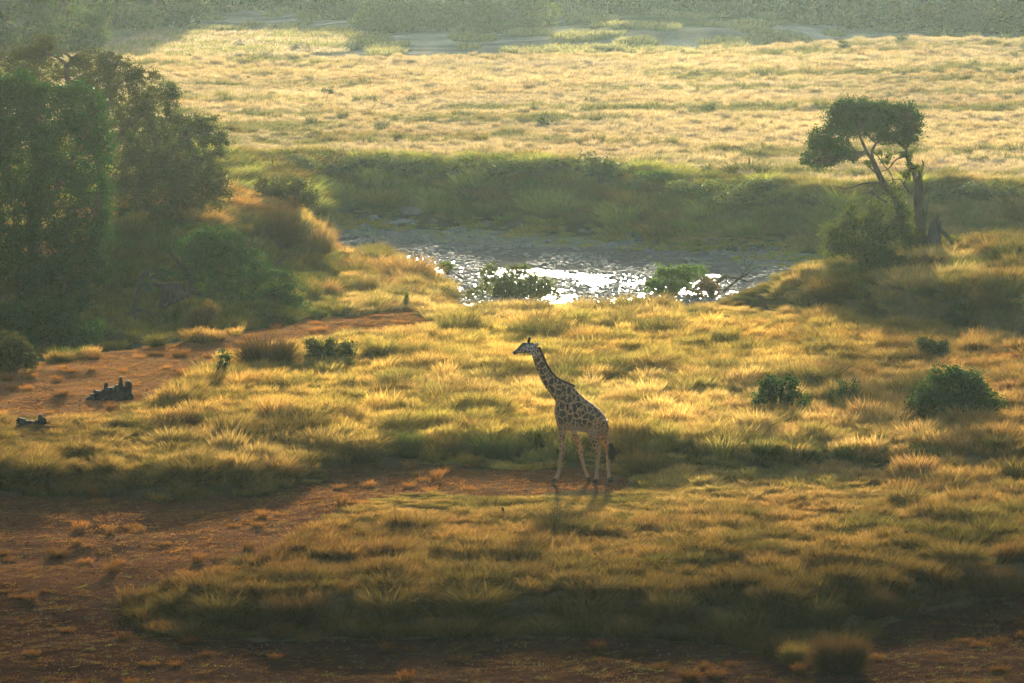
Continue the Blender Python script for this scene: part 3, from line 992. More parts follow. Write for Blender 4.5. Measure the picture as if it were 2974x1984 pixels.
    def attr(nm):
        return N(nt, "ShaderNodeAttribute", attribute_type='GEOMETRY', attribute_name=nm).outputs[2]
    def vor(scale, w0, w1):
        f = N(nt, "ShaderNodeTexVoronoi", feature='DISTANCE_TO_EDGE'); f.inputs["Scale"].default_value = scale
        links.new(mp.outputs[0], f.inputs[0])
        r_ = N(nt, "ShaderNodeMapRange"); r_.inputs[1].default_value = w0; r_.inputs[2].default_value = w1
        r_.interpolation_type = 'SMOOTHSTEP'
        links.new(f.outputs[0], r_.inputs[0])
        return r_.outputs[0]
    big, sml = vor(5.8, .055, .11), vor(12, .11, .20)
    mx = N(nt, "ShaderNodeMix"); links.new(attr("small"), mx.inputs[0]); links.new(big, mx.inputs[2]); links.new(sml, mx.inputs[3])
    spot = mx.outputs[0]
    fade = math_node(nt, 'SUBTRACT', 1.0, math_node(nt, 'MAXIMUM', math_node(nt, 'MULTIPLY', attr("low"), .85), math_node(nt, 'MULTIPLY', attr("belly"), .8), True), True)
    spot = math_node(nt, 'MULTIPLY', spot, fade)
    tan = mixc(nt, attr("cheek"), (.46, .25, .11), (.46, .41, .34))
    tan = mixc(nt, attr("belly"), tan, (.45, .38, .28))
    tan = mixc(nt, attr("low"), tan, (.36, .23, .12))
    c = mixc(nt, spot, tan, (.038, .017, .008))
    c = mixc(nt, attr("head_top"), c, (.055, .042, .03))
    c = mixc(nt, attr("muzzle"), c, (.03, .026, .024))
    links.new(c, b.inputs["Base Color"])
    links.new(b.outputs[0], out.inputs[0])
    body.materials.clear(); body.materials.append(m)
    root = thing("giraffe", g0, "brown spotted giraffe standing side-on and facing left on the bare strip before the golden grass", "giraffe")
    link("body", body, parent=root)
    MD = mat_simple("dark_hair", (.012, .009, .007), (.04, .025, .015), 20, .9, .3)
    MH = mat_simple("hoof", (.03, .027, .025), (.09, .08, .07), 10, .7, .3)
    # hooves
    for (X0, Y0, X1, Y1, r0, r1, dy) in [(572, 1432, 532, 1462, 20, 15, -fy), (874, 1432, 892, 1472, 18, 17, fy), (952, 1435, 946, 1470, 22, 25, -hy), (1080, 1430, 1090, 1470, 20, 24, hy)]:
        h = MB()
        a, b_ = P(X0, Y0, dy), P(X1, Y1, dy)
        h.tube(np.array([a, a * .55 + b_ * .45, b_]), np.array([r0, (r0 + r1) / 2 + 1, r1]) * S0, 12)
        link("hoof", h.mesh("hoof", MH), parent=root)
    # ossicones
    for dy in (-.05, .05):
        h = MB()
        p = np.array([P(313, 158, dy), P(313, 130, dy * 1.1), P(320, 108, dy * 1.3), P(326, 97, dy * 1.35)])
        h.tube(p, np.array([15, 11, 13, 12]) * S0, 10)
        link("ossicone", h.mesh("ossicone", MD), parent=root)
    h = MB(); h.tube(np.array([P(345, 160), P(352, 148)]), np.array([14, 9]) * S0, 8)
    link("head_knob", h.mesh("head_knob", MD), parent=root)
    # ears
    for dy in (-.10, .09):
        h = MB()
        pp = np.array([P(362, 182, dy), P(376, 172, dy * 1.5), (P(392, 167, dy * 2.0)), P(410, 160, dy * 2.3)])
        h.tube(pp, np.array([7, 14, 12, 2]) * S0, 10, sq=.45)
        link("ear", h.mesh("ear", mat_simple("ear_fur", (.16, .12, .09), (.42, .36, .30), 9, .8, .1)), parent=root)
    for dy in (-.112, .112):
        h = MB()
        p = P(287, 188, dy)
        h.tube(np.array([p + (-.028, 0, 0), p + (-.014, 0, 0), p + (0.0, 0, 0), p + (.016, 0, 0), p + (.028, 0, 0)]), np.array([.004, .020, .024, .018, .004]), 10, sq=.6)
        link("eye", h.mesh("eye", mat_simple("eye_dark", (.004, .004, .004), (.01, .008, .006), 3, .15, 0)), parent=root)
    # mane: a low ridge of upright hair along the back of the neck
    ridge = smooth_path([P(x_, y_) for x_, y_ in [(402, 190), (422, 228), (442, 275), (464, 330), (492, 388), (529, 440), (577, 487), (622, 515), (664, 532), (702, 548), (742, 567)]], 6)
    r = np.random.default_rng(5)
    n = 1400
    k = r.random(n) * (len(ridge) - 1.01); i = k.astype(int)
    base = ridge[i] + (ridge[i + 1] - ridge[i]) * (k - i)[:, None]
    tg = ridge[i + 1] - ridge[i]; tg /= np.linalg.norm(tg, axis=1)[:, None]
    nm = np.stack([-tg[:, 2], np.zeros(n), tg[:, 0]], -1); nm *= np.sign(nm[:, 2])[:, None]
    base = base - nm * .02 + np.stack([np.zeros(n), r.normal(size=n) * .012, np.zeros(n)], -1)
    tip = base + nm * (.055 + .02 * r.random((n, 1))) + tg * .015
    V_ = np.stack([base - tg * .008, base + tg * .008, tip + tg * .003, tip - tg * .003], 1).reshape(-1, 3)
    link("mane", mesh_np("mane", V_, np.arange(n * 4).reshape(-1, 4), MD), parent=root)
    # tail
    h = MB()
    tp = smooth_path([P(1052, 900), P(1062, 950), P(1060, 1000), P(1068, 1050), P(1090, 1105)], 4)
    h.tube(tp, np.linspace(13, 5, len(tp)) * S0, 8)
    link("tail", h.mesh("tail", m), parent=root)
    n = 500
    a0 = P(1090, 1100)
    az = r.random(n) * 6.283
    L = .22 + .24 * r.random(n)
    dirx = r.normal(size=n) * .045 + .035
    V_ = []
    for j in range(n):
        st = a0 + np.array([r.normal() * .02, r.normal() * .02, -.12 * r.random()])
        md_ = st + np.array([dirx[j] * .5 + .02, r.normal() * .03, -L[j] * .45])
        en = st + np.array([dirx[j] * 1.1, r.normal() * .04, -L[j]])
        w_ = np.array([.006, 0, 0])
        V_ += [st - w_, st + w_, md_ + w_, md_ - w_, md_ - w_, md_ + w_, en + w_ * .3, en - w_ * .3]
    link("tail_tuft", mesh_np("tail_tuft", np.array(V_), np.arange(n * 8).reshape(-1, 4), MD), parent=root)
build_giraffe()

# ================================================================== TREE ON THE RIGHT
def right_tree():
    g0 = at(2640, 742); y0 = g0.y
    c_ = lambda X, Y, dy=0: (2280 + X / 3.136, 260 + Y / 3.136, dy)
    root = thing("riverside_tree", g0, "lone dark green tree with a wide lopsided crown on the near river bank", "tree")
    tr = MB()
    paths = []
    def limb(pts_, r0, r1, n=7, keep=True, mb=tr):
        p = smooth_path(limb_px(y0, [c_(*q) for q in pts_]), 4)
        mb.tube(p, np.linspace(r0, r1, len(p)), n, rough=.12)
        if keep: paths.append(p)
    limb([(1125, 1500), (1100, 1330), (1055, 1130), (1000, 985), (900, 860), (840, 740), (795, 640)], .17, .10, 9)
    limb([(795, 640), (795, 560), (832, 490), (905, 420, .3), (965, 330, .5), (980, 250, .6)], .07, .02)
    limb([(795, 645), (745, 570), (700, 470, -.2), (668, 380, -.3), (680, 280, -.4), (640, 210, -.3)], .075, .02)
    limb([(745, 570), (660, 575, .3), (540, 560, .5), (430, 520, .6), (320, 500, .5)], .07, .02)
    limb([(745, 572), (690, 600, -.4), (600, 625, -.6), (480, 650, -.7), (330, 660, -.6)], .055, .015)
    limb([(660, 578, .3), (590, 500, .4), (560, 400, .4), (540, 300, .3)], .04, .015)
    limb([(1190, 840), (1165, 740), (1120, 650), (1100, 540), (1040, 490, .1), (1010, 400, .2), (1040, 300, .2)], .09, .03)
    limb([(1100, 545), (1130, 470, -.2), (1160, 380, -.3), (1150, 260, -.3)], .05, .02)
    limb([(1100, 612), (1040, 625, -.1), (990, 660, -.2), (945, 720, -.2), (880, 745, -.1)], .035, .02, keep=False)
    limb([(832, 490), (760, 420, .2), (740, 300, .3), (760, 200, .3)], .045, .015)
    limb([(800, 560), (840, 600, .1), (900, 690, .1), (960, 760, .1), (980, 830, .1)], .03, .015, keep=False)
    link("trunk", tr.mesh("trunk", M_BARK, origin=g0), parent=root)
    db = MB()
    for pts_, r0 in [([(900, 858), (800, 848), (700, 860), (620, 890), (540, 902), (430, 880)], .04), ([(930, 1030), (850, 985), (800, 930), (760, 925)], .06),
                     ([(800, 930), (785, 985), (745, 1040), (735, 1085)], .045), ([(620, 1100), (520, 1103), (470, 1095), (380, 1050)], .03),
                     ([(1130, 945), (1090, 880), (1045, 820), (960, 828), (890, 850)], .035), ([(850, 780), (760, 700), (715, 670)], .045),
                     ([(1080, 870), (1100, 800), (1080, 770), (1020, 740), (1000, 690)], .025), ([(800, 935), (720, 945), (650, 970)], .02), ([(540, 902), (500, 890), (440, 870)], .012),
                     ([(1000, 985), (1000, 880), (975, 800), (920, 720)], .025), ([(830, 930), (800, 870), (790, 800)], .02), ([(1130, 960), (1100, 860), (1105, 810)], .02)]:
        limb([(a, b, .12 * math.sin(i * 1.7 + a)) for i, (a, b) in enumerate(pts_)], r0, .008, 5, False, db)
    link("dead_branches", db.mesh("dead_branches", M_DEAD, origin=g0), parent=root)
    lob = [(560,220,150,105),(640,180,190,85,.3),(860,210,190,95),(760,260,160,110,-.4),(1010,200,110,60,.2),(1110,230,130,115),(1180,300,85,80),(1150,410,90,75),(980,350,150,95),
           (330,440,105,95),(300,510,70,80),(430,350,60,40),(440,540,140,85),(210,620,62,55),(480,420,110,85),(680,330,170,90),(350,670,120,45),(1070,440,100,60),(560,620,90,40,-.3),(440,270,70,80),(900,440,110,50)]
    L = px_lobes(y0, [(*c_(a, b)[:2], ru * 1.06 / 3.136, rv * 1.06 / 3.136, *(e[4:] if len(e) > 4 else ())) for e in lob for a, b, ru, rv in [e[:4]]], .9)
    o, c, k = crown_obj("crown", L, 34000, .042, M_LEAF_DARK, g0, root, 31, .115, 30, .5)
    tw = MB()
    r = np.random.default_rng(3)
    P_ = np.concatenate(paths[1:])
    grow_twigs(tw, P_, c[r.choice(len(c), 520)], r, .024, .007, -.05)
    link("twigs", tw.mesh("twigs", M_BARK, origin=g0), parent=root, kind="stuff")
    # leafy sprigs on the lower stems
    lob = [(860,580,30,25),(940,610,40,35),(900,660,50,25),(1060,590,35,30),(1140,590,30,40),(1190,720,55,50),(1110,770,55,50),(760,680,40,35),(1130,690,35,30)]
    L = px_lobes(y0, [(*c_(a, b)[:2], ru / 3.136, rv / 3.136) for a, b, ru, rv in lob], .9)
    crown_obj("leaf_sprigs", L, 2600, .04, M_LEAF_MID, g0, root, 32, .05, 20, .2)
    # standing dead trunk behind
    g1 = Vector(wp(*c_(1215, 1470)[:2], y0 + .5)); g1.z = float(height(g1.x, g1.y)) - .1
    root2 = thing("dead_tree", g1, "bare grey broken trunk with a pointed spike standing beside the lone riverside tree", "dead tree")
    d = MB()
    p = smooth_path(limb_px(y0 + .5, [c_(1235, 1500), c_(1225, 1250), c_(1215, 1000), c_(1217, 850), c_(1213, 785)]), 4)
    d.tube(p, np.linspace(.24, .135, len(p)), 10, rough=.15)
    link("trunk", d.mesh("trunk", M_DEAD, origin=g1), parent=root2)
    d = MB()
    p = smooth_path(limb_px(y0 + .5, [c_(1220, 800), c_(1235, 750), c_(1250, 700), c_(1262, 680), c_(1248, 645)]), 4)
    d.tube(p, np.linspace(.085, .02, len(p)), 7, rough=.2)
    link("spike", d.mesh("spike", M_DEAD, origin=g1), parent=root2)
    d = MB()
    for q in ([(1275, 1300), (1272, 1100), (1275, 920)], [(1285, 1150), (1300, 1030), (1316, 940)], [(1190, 830), (1195, 790)]):
        p = smooth_path(limb_px(y0 + .5, [c_(*e) for e in q]), 3)
        d.tube(p, np.linspace(.035, .008, len(p)), 5)
    link("side_branch", d.mesh("side_branch", M_DEAD, origin=g1), parent=root2)
    # jagged stump
    g2 = at(2712, 748)
    root3 = thing("broken_stump", g2, "jagged splintered tree stump at the right foot of the lone riverside tree", "tree stump")
    d = MB(); r = np.random.default_rng(8)
    yy = g2.y
    for q, r0 in [([(1330, 1480), (1345, 1330), (1375, 1200), (1400, 1115)], .26), ([(1380, 1480), (1395, 1330), (1418, 1180)], .2), ([(1290, 1490), (1270, 1350), (1262, 1290)], .2),
                  ([(1320, 1400), (1325, 1260), (1335, 1200)], .12), ([(1400, 1280), (1450, 1310), (1500, 1370), (1550, 1420)], .12)]:
        p = smooth_path([wp(*c_(*e)[:2], yy + r.normal() * .08) for e in q], 4)
        d.tube(p, np.linspace(r0, .03, len(p)) , 8, rough=.35)
    link("trunk", d.mesh("trunk", M_DEAD, origin=g2), parent=root3)
right_tree()
M_LEAF_DUSK = mat_leaf("dull_olive_leaves", (.035, .05, .018), (.10, .12, .03), .42)
shrub("shrub", 2500, 765, [(2470, 650, 45, 30), (2440, 690, 50, 40, -.3), (2530, 655, 50, 34), (2600, 660, 36, 40), (2560, 690, 50, 36, -.4), (2425, 725, 34, 26), (2520, 720, 60, 40, -.5), (2478, 610, 18, 24), (2640, 690, 34, 44, -.2), (2545, 610, 24, 26), (2625, 610, 22, 36), (2600, 560, 14, 26)],
      15000, .05, M_LEAF_DUSK, "broad olive bush hiding the foot of the lone riverside tree", seed=41, spread=.12, stems=40, dy0=-.4, shell=.2)
shrub("shrub", 2570, 800, [(2555, 755, 50, 38), (2600, 770, 50, 30), (2520, 780, 40, 25), (2575, 730, 30, 22)], 6000, .045, M_LEAF_DUSK, "low dark bush in front of the olive bush below the lone tree", seed=42)
shrub("shrub", 2690, 800, [(2680, 765, 50, 24), (2725, 768, 28, 22), (2650, 780, 35, 20)], 5000, .04, M_LEAF_DRY, "rusty pink flowering bush below the jagged stump", seed=43, spread=.05)
shrub("shrub", 2765, 735, [(2765, 705, 30, 18), (2735, 715, 20, 15)], 1500, .04, M_LEAF_MID, "small yellow-green bush right of the jagged stump", seed=44)
shrub("shrub", 2915, 735, [(2915, 710, 22, 16), (2925, 700, 12, 14)], 1500, .04, M_LEAF_DUSK, "small dark bush on the lit ridge at the far right edge", seed=45)
shrub("shrub", 2815, 715, [(2815, 700, 10, 12)], 500, .035, M_LEAF_DUSK, "tiny dark bush between the stump and the right edge bush", seed=46)
shrub("shrub", 2700, 1050, [(2710, 1020, 38, 30), (2690, 1005, 25, 22), (2740, 1015, 20, 25)], 5000, .04, M_LEAF_DUSK, "dark rounded grassy bush just above the big green bush at the right", seed=47, spread=.05)
shrub("shrub", 2470, 808, [(2490, 785, 22, 20), (2505, 795, 12, 22)], 1600, .035, M_LEAF_BRIGHT, "small bright green plant in the dark grass left of the tree bushes", seed=48, spread=.04)
shrub("shrub", 2800, 925, [(2800, 900, 50, 30), (2850, 880, 45, 28), (2770, 930, 40, 18)], 6000, .04, M_LEAF_DUSK, "sprawling green bush in the dark hollow at the right", seed=49, spread=.07)
# ================================================================== BUSHES IN THE MEADOW
shrub("shrub", 2268, 1205, [(2268, 1130, 62, 38), (2225, 1150, 38, 32), (2310, 1155, 40, 34), (2245, 1115, 34, 24), (2335, 1185, 22, 18), (2210, 1170, 25, 22), (2290, 1112, 26, 18)],
      9000, .030, M_LEAF_DARK, "round dark green thorny bush with bare lower stems, leftmost of the three meadow bushes", seed=51, spread=.05, stems=46, per=26, shell=.5, r0=.028)
shrub("shrub", 2452, 1190, [(2435, 1150, 30, 26), (2480, 1130, 16, 26), (2455, 1125, 14, 20), (2440, 1110, 10, 14), (2420, 1160, 18, 14)],
      2000, .026, M_LEAF_DARK, "small sparse thorny bush between two larger bushes in the meadow", seed=52, spread=.045, stems=30, per=14, shell=.3)
shrub("shrub", 2775, 1225, [(2780, 1135, 95, 62), (2720, 1160, 70, 55), (2835, 1165, 75, 50), (2760, 1095, 60, 34), (2820, 1110, 45, 34), (2880, 1185, 38, 26), (2655, 1190, 34, 24), (2640, 1180, 18, 16), (2770, 1180, 110, 40, -.4)],
      26000, .034, M_LEAF_DARK, "largest dense dark green bush in the meadow near the right edge", seed=53, spread=.07, stems=30, per=26, shell=.5)
shrub("shrub", 2562, 1308, [(2562, 1280, 20, 22), (2545, 1290, 12, 12)], 700, .028, M_LEAF_DUSK, "tiny dark sapling in the grass below the large right-hand bush", seed=54, spread=.04, stems=8)
shrub("shrub", 2690, 880, [(2690, 850, 25, 20)], 900, .035, M_LEAF_MID, "faint green bush on the ridge below the rusty bush", seed=55)
shrub("shrub", 1500, 872, [(1418, 795, 20, 32), (1436, 782, 12, 20), (1405, 830, 22, 26), (1455, 820, 30, 34), (1480, 800, 18, 34), (1500, 790, 10, 26), (1520, 785, 12, 24), (1538, 792, 9, 26), (1550, 815, 16, 34), (1525, 825, 30, 34), (1480, 845, 60, 24), (1580, 822, 16, 26), (1600, 835, 16, 26), (1570, 845, 34, 24), (1375, 850, 18, 16), (1620, 855, 16, 14)],
      19000, .036, M_LEAF_MID, "wide olive green bush at the meadow edge before the glittering water", seed=56, spread=.06, stems=50, shell=.3)
shrub("shrub", 1925, 865, [(1945, 795, 32, 24), (1920, 790, 20, 22), (1990, 790, 30, 20), (1975, 815, 40, 26), (2025, 790, 28, 20), (1900, 835, 32, 26), (1940, 835, 40, 26), (1895, 820, 18, 16)],
      11000, .042, M_LEAF_BRIGHT, "bright green leafy bush standing against the glittering water", seed=57, spread=.06, stems=40, shell=.3)
shrub("shrub", 2050, 875, [(2050, 830, 34, 30), (2020, 850, 30, 22), (2075, 850, 24, 24)], 5500, .035, M_LEAF_DRY, "orange-brown dry bush between the bright green bush and the dead branches", seed=58, spread=.06, stems=40, shell=.2)
shrub("shrub", 965, 1068, [(930, 1020, 38, 26), (990, 1025, 44, 26), (905, 1000, 16, 20), (960, 1000, 14, 18), (1010, 1005, 18, 18), (960, 1045, 50, 18)], 9000, .034, M_LEAF_DUSK, "dark green bush right of the big round brown tussock", seed=59, spread=.06, stems=24)
shrub("shrub", 990, 1085, [(990, 1068, 36, 14), (1010, 1055, 20, 12)], 2600, .03, M_LEAF_MID, "low pale-topped green plant below the dark green bush", seed=60, spread=.05)
shrub("sapling", 640, 1115, [(648, 1030, 10, 22), (640, 1070, 22, 20), (625, 1075, 16, 16), (655, 1065, 12, 16), (635, 1095, 20, 16), (662, 1040, 6, 14)], 3400, .028, M_LEAF_DARK, "slender dark green sapling left of the big round brown tussock", "sapling", seed=61, spread=.04, stems=20)
shrub("shrub", 1295, 795, [(1295, 775, 24, 14)], 1500, .035, M_LEAF_BRIGHT, "small green bush beside the pale tussock mound at the water's edge", seed=62, spread=.05)
shrub("shrub", 1180, 895, [(1180, 870, 10, 18), (1185, 890, 16, 10)], 900, .03, M_LEAF_MID, "small upright bush at the end of the bare path", seed=63, spread=.04)

# ================================================================== LEFT TREES
def big_tree(name, u, v, trunk_px, limbs_px, lobes_px, n, size, mat, label, seed, spread=.13, per=30, twigs=200, dy0=0.0, rt=.25, shell=.45, bark=None):
    r = np.random.default_rng(seed)
    g0 = at(u, v); y0 = g0.y + dy0
    g0 = Vector((g0.x, y0, float(height(g0.x, y0))))
    root = thing(name, g0, label, "tree")
    mb = MB()
    tp = smooth_path(limb_px(y0, trunk_px), 4)
    tp[0] = np.array([tp[0][0], tp[0][1], g0.z - .3])
    mb.tube(tp, np.linspace(rt, rt * .45, len(tp)), 9, rough=.12)
    P_ = [tp[len(tp) // 2:]]
    for lp in limbs_px:
        p = smooth_path(limb_px(y0, lp), 4)
        mb.tube(p, np.linspace(rt * .42, rt * .08, len(p)), 7, rough=.1)
        P_.append(p)
    link("trunk", mb.mesh("trunk", bark or M_BARK, origin=g0), parent=root)
    L = px_lobes(y0, lobes_px, .9)
    o, c, k = crown_obj("crown", L, n, size, mat, g0, root, seed, spread, per, shell)
    tw = MB()
    grow_twigs(tw, np.concatenate(P_), c[r.choice(len(c), twigs)], r, rt * .1, .008, -.03)
    link("twigs", tw.mesh("twigs", bark or M_BARK, origin=g0), parent=root, kind="stuff")
    return root

M_LEAF_BACK = mat_leaf("brown_green_leaves", (.03, .04, .014), (.10, .095, .032), .4)
# huge tree at the left edge
big_tree("large_tree", 120, 920, [(110, 930), (100, 750), (90, 600), (110, 480)],
  [[(100, 650), (180, 520, -.4), (240, 400, -.5), (280, 320, -.4)], [(90, 600), (20, 480, .3), (-20, 360, .5)], [(100, 700), (220, 650, -.6), (290, 600, -.7)], [(100, 760), (200, 740, -.8), (270, 700, -.9)], [(95, 700), (-40, 640, -.5), (-120, 560, -.5)], [(110, 480), (120, 360, .2), (90, 270, .3)]],
  [(60, 260, 80, 55), (20, 330, 110, 100), (130, 330, 90, 80), (240, 320, 70, 75), (210, 270, 50, 30), (280, 380, 45, 70), (180, 430, 110, 90, -.4), (60, 470, 120, 110), (290, 440, 42, 50), (270, 540, 55, 60, -.3), (160, 570, 110, 90, -.7), (40, 620, 110, 100, -.4), (300, 590, 32, 60, -.3), (220, 680, 80, 65, -.7), (110, 730, 110, 80, -.9), (20, 790, 90, 80, -.6),
   (290, 680, 38, 70, -.4), (180, 790, 90, 60, -.9), (270, 780, 45, 55, -.8), (-60, 400, 90, 130), (-80, 650, 90, 150), (90, 850, 110, 60, -.8), (210, 860, 60, 45, -.8), (-40, 290, 70, 60)],
  150000, .05, M_LEAF_DARK, "huge dense dark green tree filling the left edge", 71, .13, 34, 260, 0.0, .32)
# tree behind, brown-green with a small raised crown on a bare limb
big_tree("tall_tree", 300, 620, [(300, 640), (290, 480), (240, 330), (200, 240), (190, 190)],
  [[(195, 200), (185, 180), (160, 165, .1), (135, 155, .1)], [(195, 200), (205, 170), (180, 150), (160, 140)], [(240, 330), (300, 270, .3), (330, 210, .5), (350, 170, .5)], [(290, 300), (350, 240, .3), (400, 215, .4)], [(290, 480), (360, 380, .4), (420, 330, .6), (440, 280, .6)], [(250, 340), (170, 260, .2), (120, 220, .3)]],
  [(125, 130, 36, 30), (100, 150, 26, 26), (150, 120, 24, 20), (270, 180, 60, 32), (235, 200, 40, 36), (330, 180, 46, 34), (380, 205, 36, 34), (310, 240, 80, 50), (400, 240, 50, 36), (440, 225, 20, 18), (230, 260, 60, 40), (130, 210, 60, 50), (420, 300, 50, 40), (340, 330, 90, 60), (40, 180, 70, 46), (60, 150, 30, 16), (190, 150, 14, 10)],
  34000, .045, M_LEAF_BACK, "tall brownish tree with a small separate top crown behind the huge left tree", 72, .09, 44, 520, 0, .22, .4)
big_tree("spreading_tree", 560, 610, [(520, 620), (500, 540), (470, 470), (450, 420)],
  [[(450, 430), (480, 350, .2), (500, 290, .3)], [(470, 470), (550, 400, -.1), (600, 370, -.2)], [(500, 530), (570, 480, -.3), (630, 440, -.4)], [(480, 500), (400, 420, .3), (350, 380, .3)], [(450, 420), (430, 340), (440, 280)]],
  [(480, 265, 42, 26), (510, 270, 16, 22), (440, 300, 50, 40), (500, 320, 32, 30), (400, 350, 60, 60), (470, 370, 70, 46), (550, 360, 50, 32), (610, 365, 40, 36), (640, 400, 20, 30), (570, 410, 60, 40), (640, 420, 32, 36), (520, 450, 80, 50), (430, 450, 80, 60), (360, 430, 60, 60), (620, 460, 46, 42), (560, 510, 80, 50), (445, 245, 14, 12)],
  42000, .045, M_LEAF_DUSK, "green spreading tree reaching right over the pale far meadow", 73, .09, 44, 520, 0, .2, .4)
shrub("thicket_bush", 450, 640, [(420, 480, 80, 60), (500, 500, 80, 56), (380, 560, 70, 60), (460, 570, 90, 60, -.4), (560, 560, 70, 50), (620, 520, 46, 50), (640, 570, 36, 46), (340, 520, 40, 70)],
      26000, .048, M_LEAF_BACK, "wide rounded brown-green thicket under the spreading tree", "shrub", seed=74, spread=.12, stems=40, shell=.4, dy0=-.5)
for i, (u, v, w, h, m, lb) in enumerate([(480, 640, 44, 34, M_LEAF_DUSK, "low dark bush at the foot of the thicket"), (560, 625, 40, 32, M_LEAF_DUSK, "low olive bush right of the thicket foot"), (520, 670, 26, 24, M_LEAF_BACK, "small dark bush among pale tussocks on the hillock"),
        (430, 655, 36, 20, M_LEAF_DUSK, "grey-green bush beside the huge tree on the hillock"), (360, 640, 36, 34, M_LEAF_BACK, "dim bush tucked against the right side of the huge tree")]):
    shrub("shrub", u, v, [(u, v - h * .55, w, h * .7), (u + w * .5, v - h * .4, w * .6, h * .5)], 2600, .045, m, lb, seed=80 + i, spread=.07)
# hillock bush above the grassy pillar
shrub("shrub", 835, 600, [(835, 540, 60, 36), (790, 560, 50, 34), (880, 560, 46, 36), (900, 585, 30, 24), (830, 575, 70, 26), (765, 535, 25, 24)], 11000, .042, M_LEAF_BACK, "olive brown bush on top of the grassy earth pillar by the river", seed=86, spread=.08, stems=40, shell=.3)
# leafy fallen tree in the side gully
big_tree("fallen_tree", 620, 905, [(470, 830), (520, 835), (570, 850), (600, 860)],
  [[(560, 845), (540, 790), (530, 740), (560, 700)], [(590, 855), (640, 790), (680, 740), (720, 700)], [(590, 855), (680, 830), (760, 800), (820, 790)], [(545, 790), (500, 740), (490, 710)], [(600, 860), (700, 870), (780, 860)]],
  [(590, 705, 70, 40), (640, 690, 60, 34), (560, 730, 50, 40), (680, 720, 46, 44), (640, 760, 80, 50), (720, 780, 60, 46), (560, 790, 50, 40), (700, 830, 90, 50, -.4), (800, 820, 60, 46), (850, 850, 46, 40), (640, 850, 80, 46, -.4), (780, 870, 80, 32), (600, 760, 60, 50, .4), (870, 880, 30, 24), (480, 800, 22, 20), (740, 750, 36, 30)],
  42000, .038, M_LEAF_DARK, "leafy green tree leaning over a fallen trunk in the side gully", 75, .09, 28, 300, 0, .2, .35)
def snag(name, g0, paths, mat, label, cat, y0, rough=.15, dyf=.12, part="branch", k=1.0):
    root = thing(name, g0, label, cat)
    for pi, (pp, r0, r1) in enumerate(paths):
        mb = MB()
        p = smooth_path([wp(a, b, y0 + dyf * math.sin(3 * i + pi)) for i, (a, b) in enumerate(pp)], 4)
        mb.tube(p, np.linspace(r0, r1, len(p)) * k, 7, rough=rough)
        link(part if pi else "trunk", mb.mesh(part, mat, origin=g0), parent=root)
    return root
c2 = lambda X, Y: (360 + X / 3.918, 640 + Y / 3.918)
gl = at(385, 965)
snag("dead_snag", gl, [([c2(95, 1265), c2(130, 1150), c2(120, 1080), c2(105, 1000), c2(125, 920), c2(160, 830), c2(190, 740), c2(205, 660)], .035, .07),
    ([c2(205, 660), c2(240, 610), c2(275, 630), c2(270, 580), c2(295, 490)], .06, .012), ([c2(190, 640), c2(230, 600), c2(300, 565), c2(325, 580)], .04, .012),
    ([c2(120, 1025), c2(200, 1025), c2(270, 1045), c2(310, 1075), c2(360, 1140), c2(450, 1210)], .035, .012), ([c2(110, 1060), c2(60, 1065), c2(0, 1058)], .014, .006), ([c2(130, 1080), c2(150, 1150), c2(145, 1240)], .02, .01)],
    M_BARK, "thin crooked dead snag hanging over the dim side gully", "dead tree", gl.y + 2, k=1.35)
gf = at(560, 935)
snag("fallen_log", gf, [([c2(330, 712), c2(440, 755), c2(560, 810), c2(700, 870)], .09, .2), ([c2(660, 850), c2(580, 900), c2(500, 955), c2(415, 990)], .2, .04), ([c2(620, 850), c2(560, 860), c2(500, 850)], .12, .03), ([c2(700, 860), c2(760, 800), c2(840, 785)], .14, .05)],
    M_BARK, "thick weathered fallen trunk lying under the leaning tree", "log", gf.y, .3, .05)
gb = at(700, 800)
snag("dry_branch", gb, [([c2(1400, 330), c2(1450, 260), c2(1500, 170), c2(1570, 125), c2(1600, 150)], .035, .008), ([c2(1390, 320), c2(1490, 270), c2(1600, 190), c2(1680, 140), c2(1770, 155)], .035, .008),
    ([c2(1400, 350), c2(1500, 310), c2(1600, 260), c2(1680, 255)], .025, .006), ([c2(1390, 340), c2(1360, 420), c2(1300, 560)], .04, .05), ([c2(1430, 290), c2(1470, 220), c2(1490, 180)], .02, .006), ([c2(1660, 150), c2(1720, 150), c2(1750, 200)], .012, .005), ([c2(1440, 370), c2(1540, 370), c2(1620, 390)], .012, .005)],
    M_DEAD, "fan of bare dry branches sticking out above the leaning tree", "dead branch", gb.y)
gb = at(805, 850)
snag("dry_branch", gb, [([c2(1740, 500), c2(1800, 440), c2(1850, 390), c2(1900, 340), c2(1945, 322)], .03, .008), ([c2(1760, 470), c2(1830, 430), c2(1900, 400), c2(1950, 398)], .025, .006), ([c2(1745, 490), c2(1700, 600), c2(1650, 720)], .035, .05), ([c2(1820, 535), c2(1900, 540), c2(1950, 545)], .012, .005)],
    M_DEAD, "forked dry branch poking out at the right side of the leaning tree", "dead branch", gb.y)
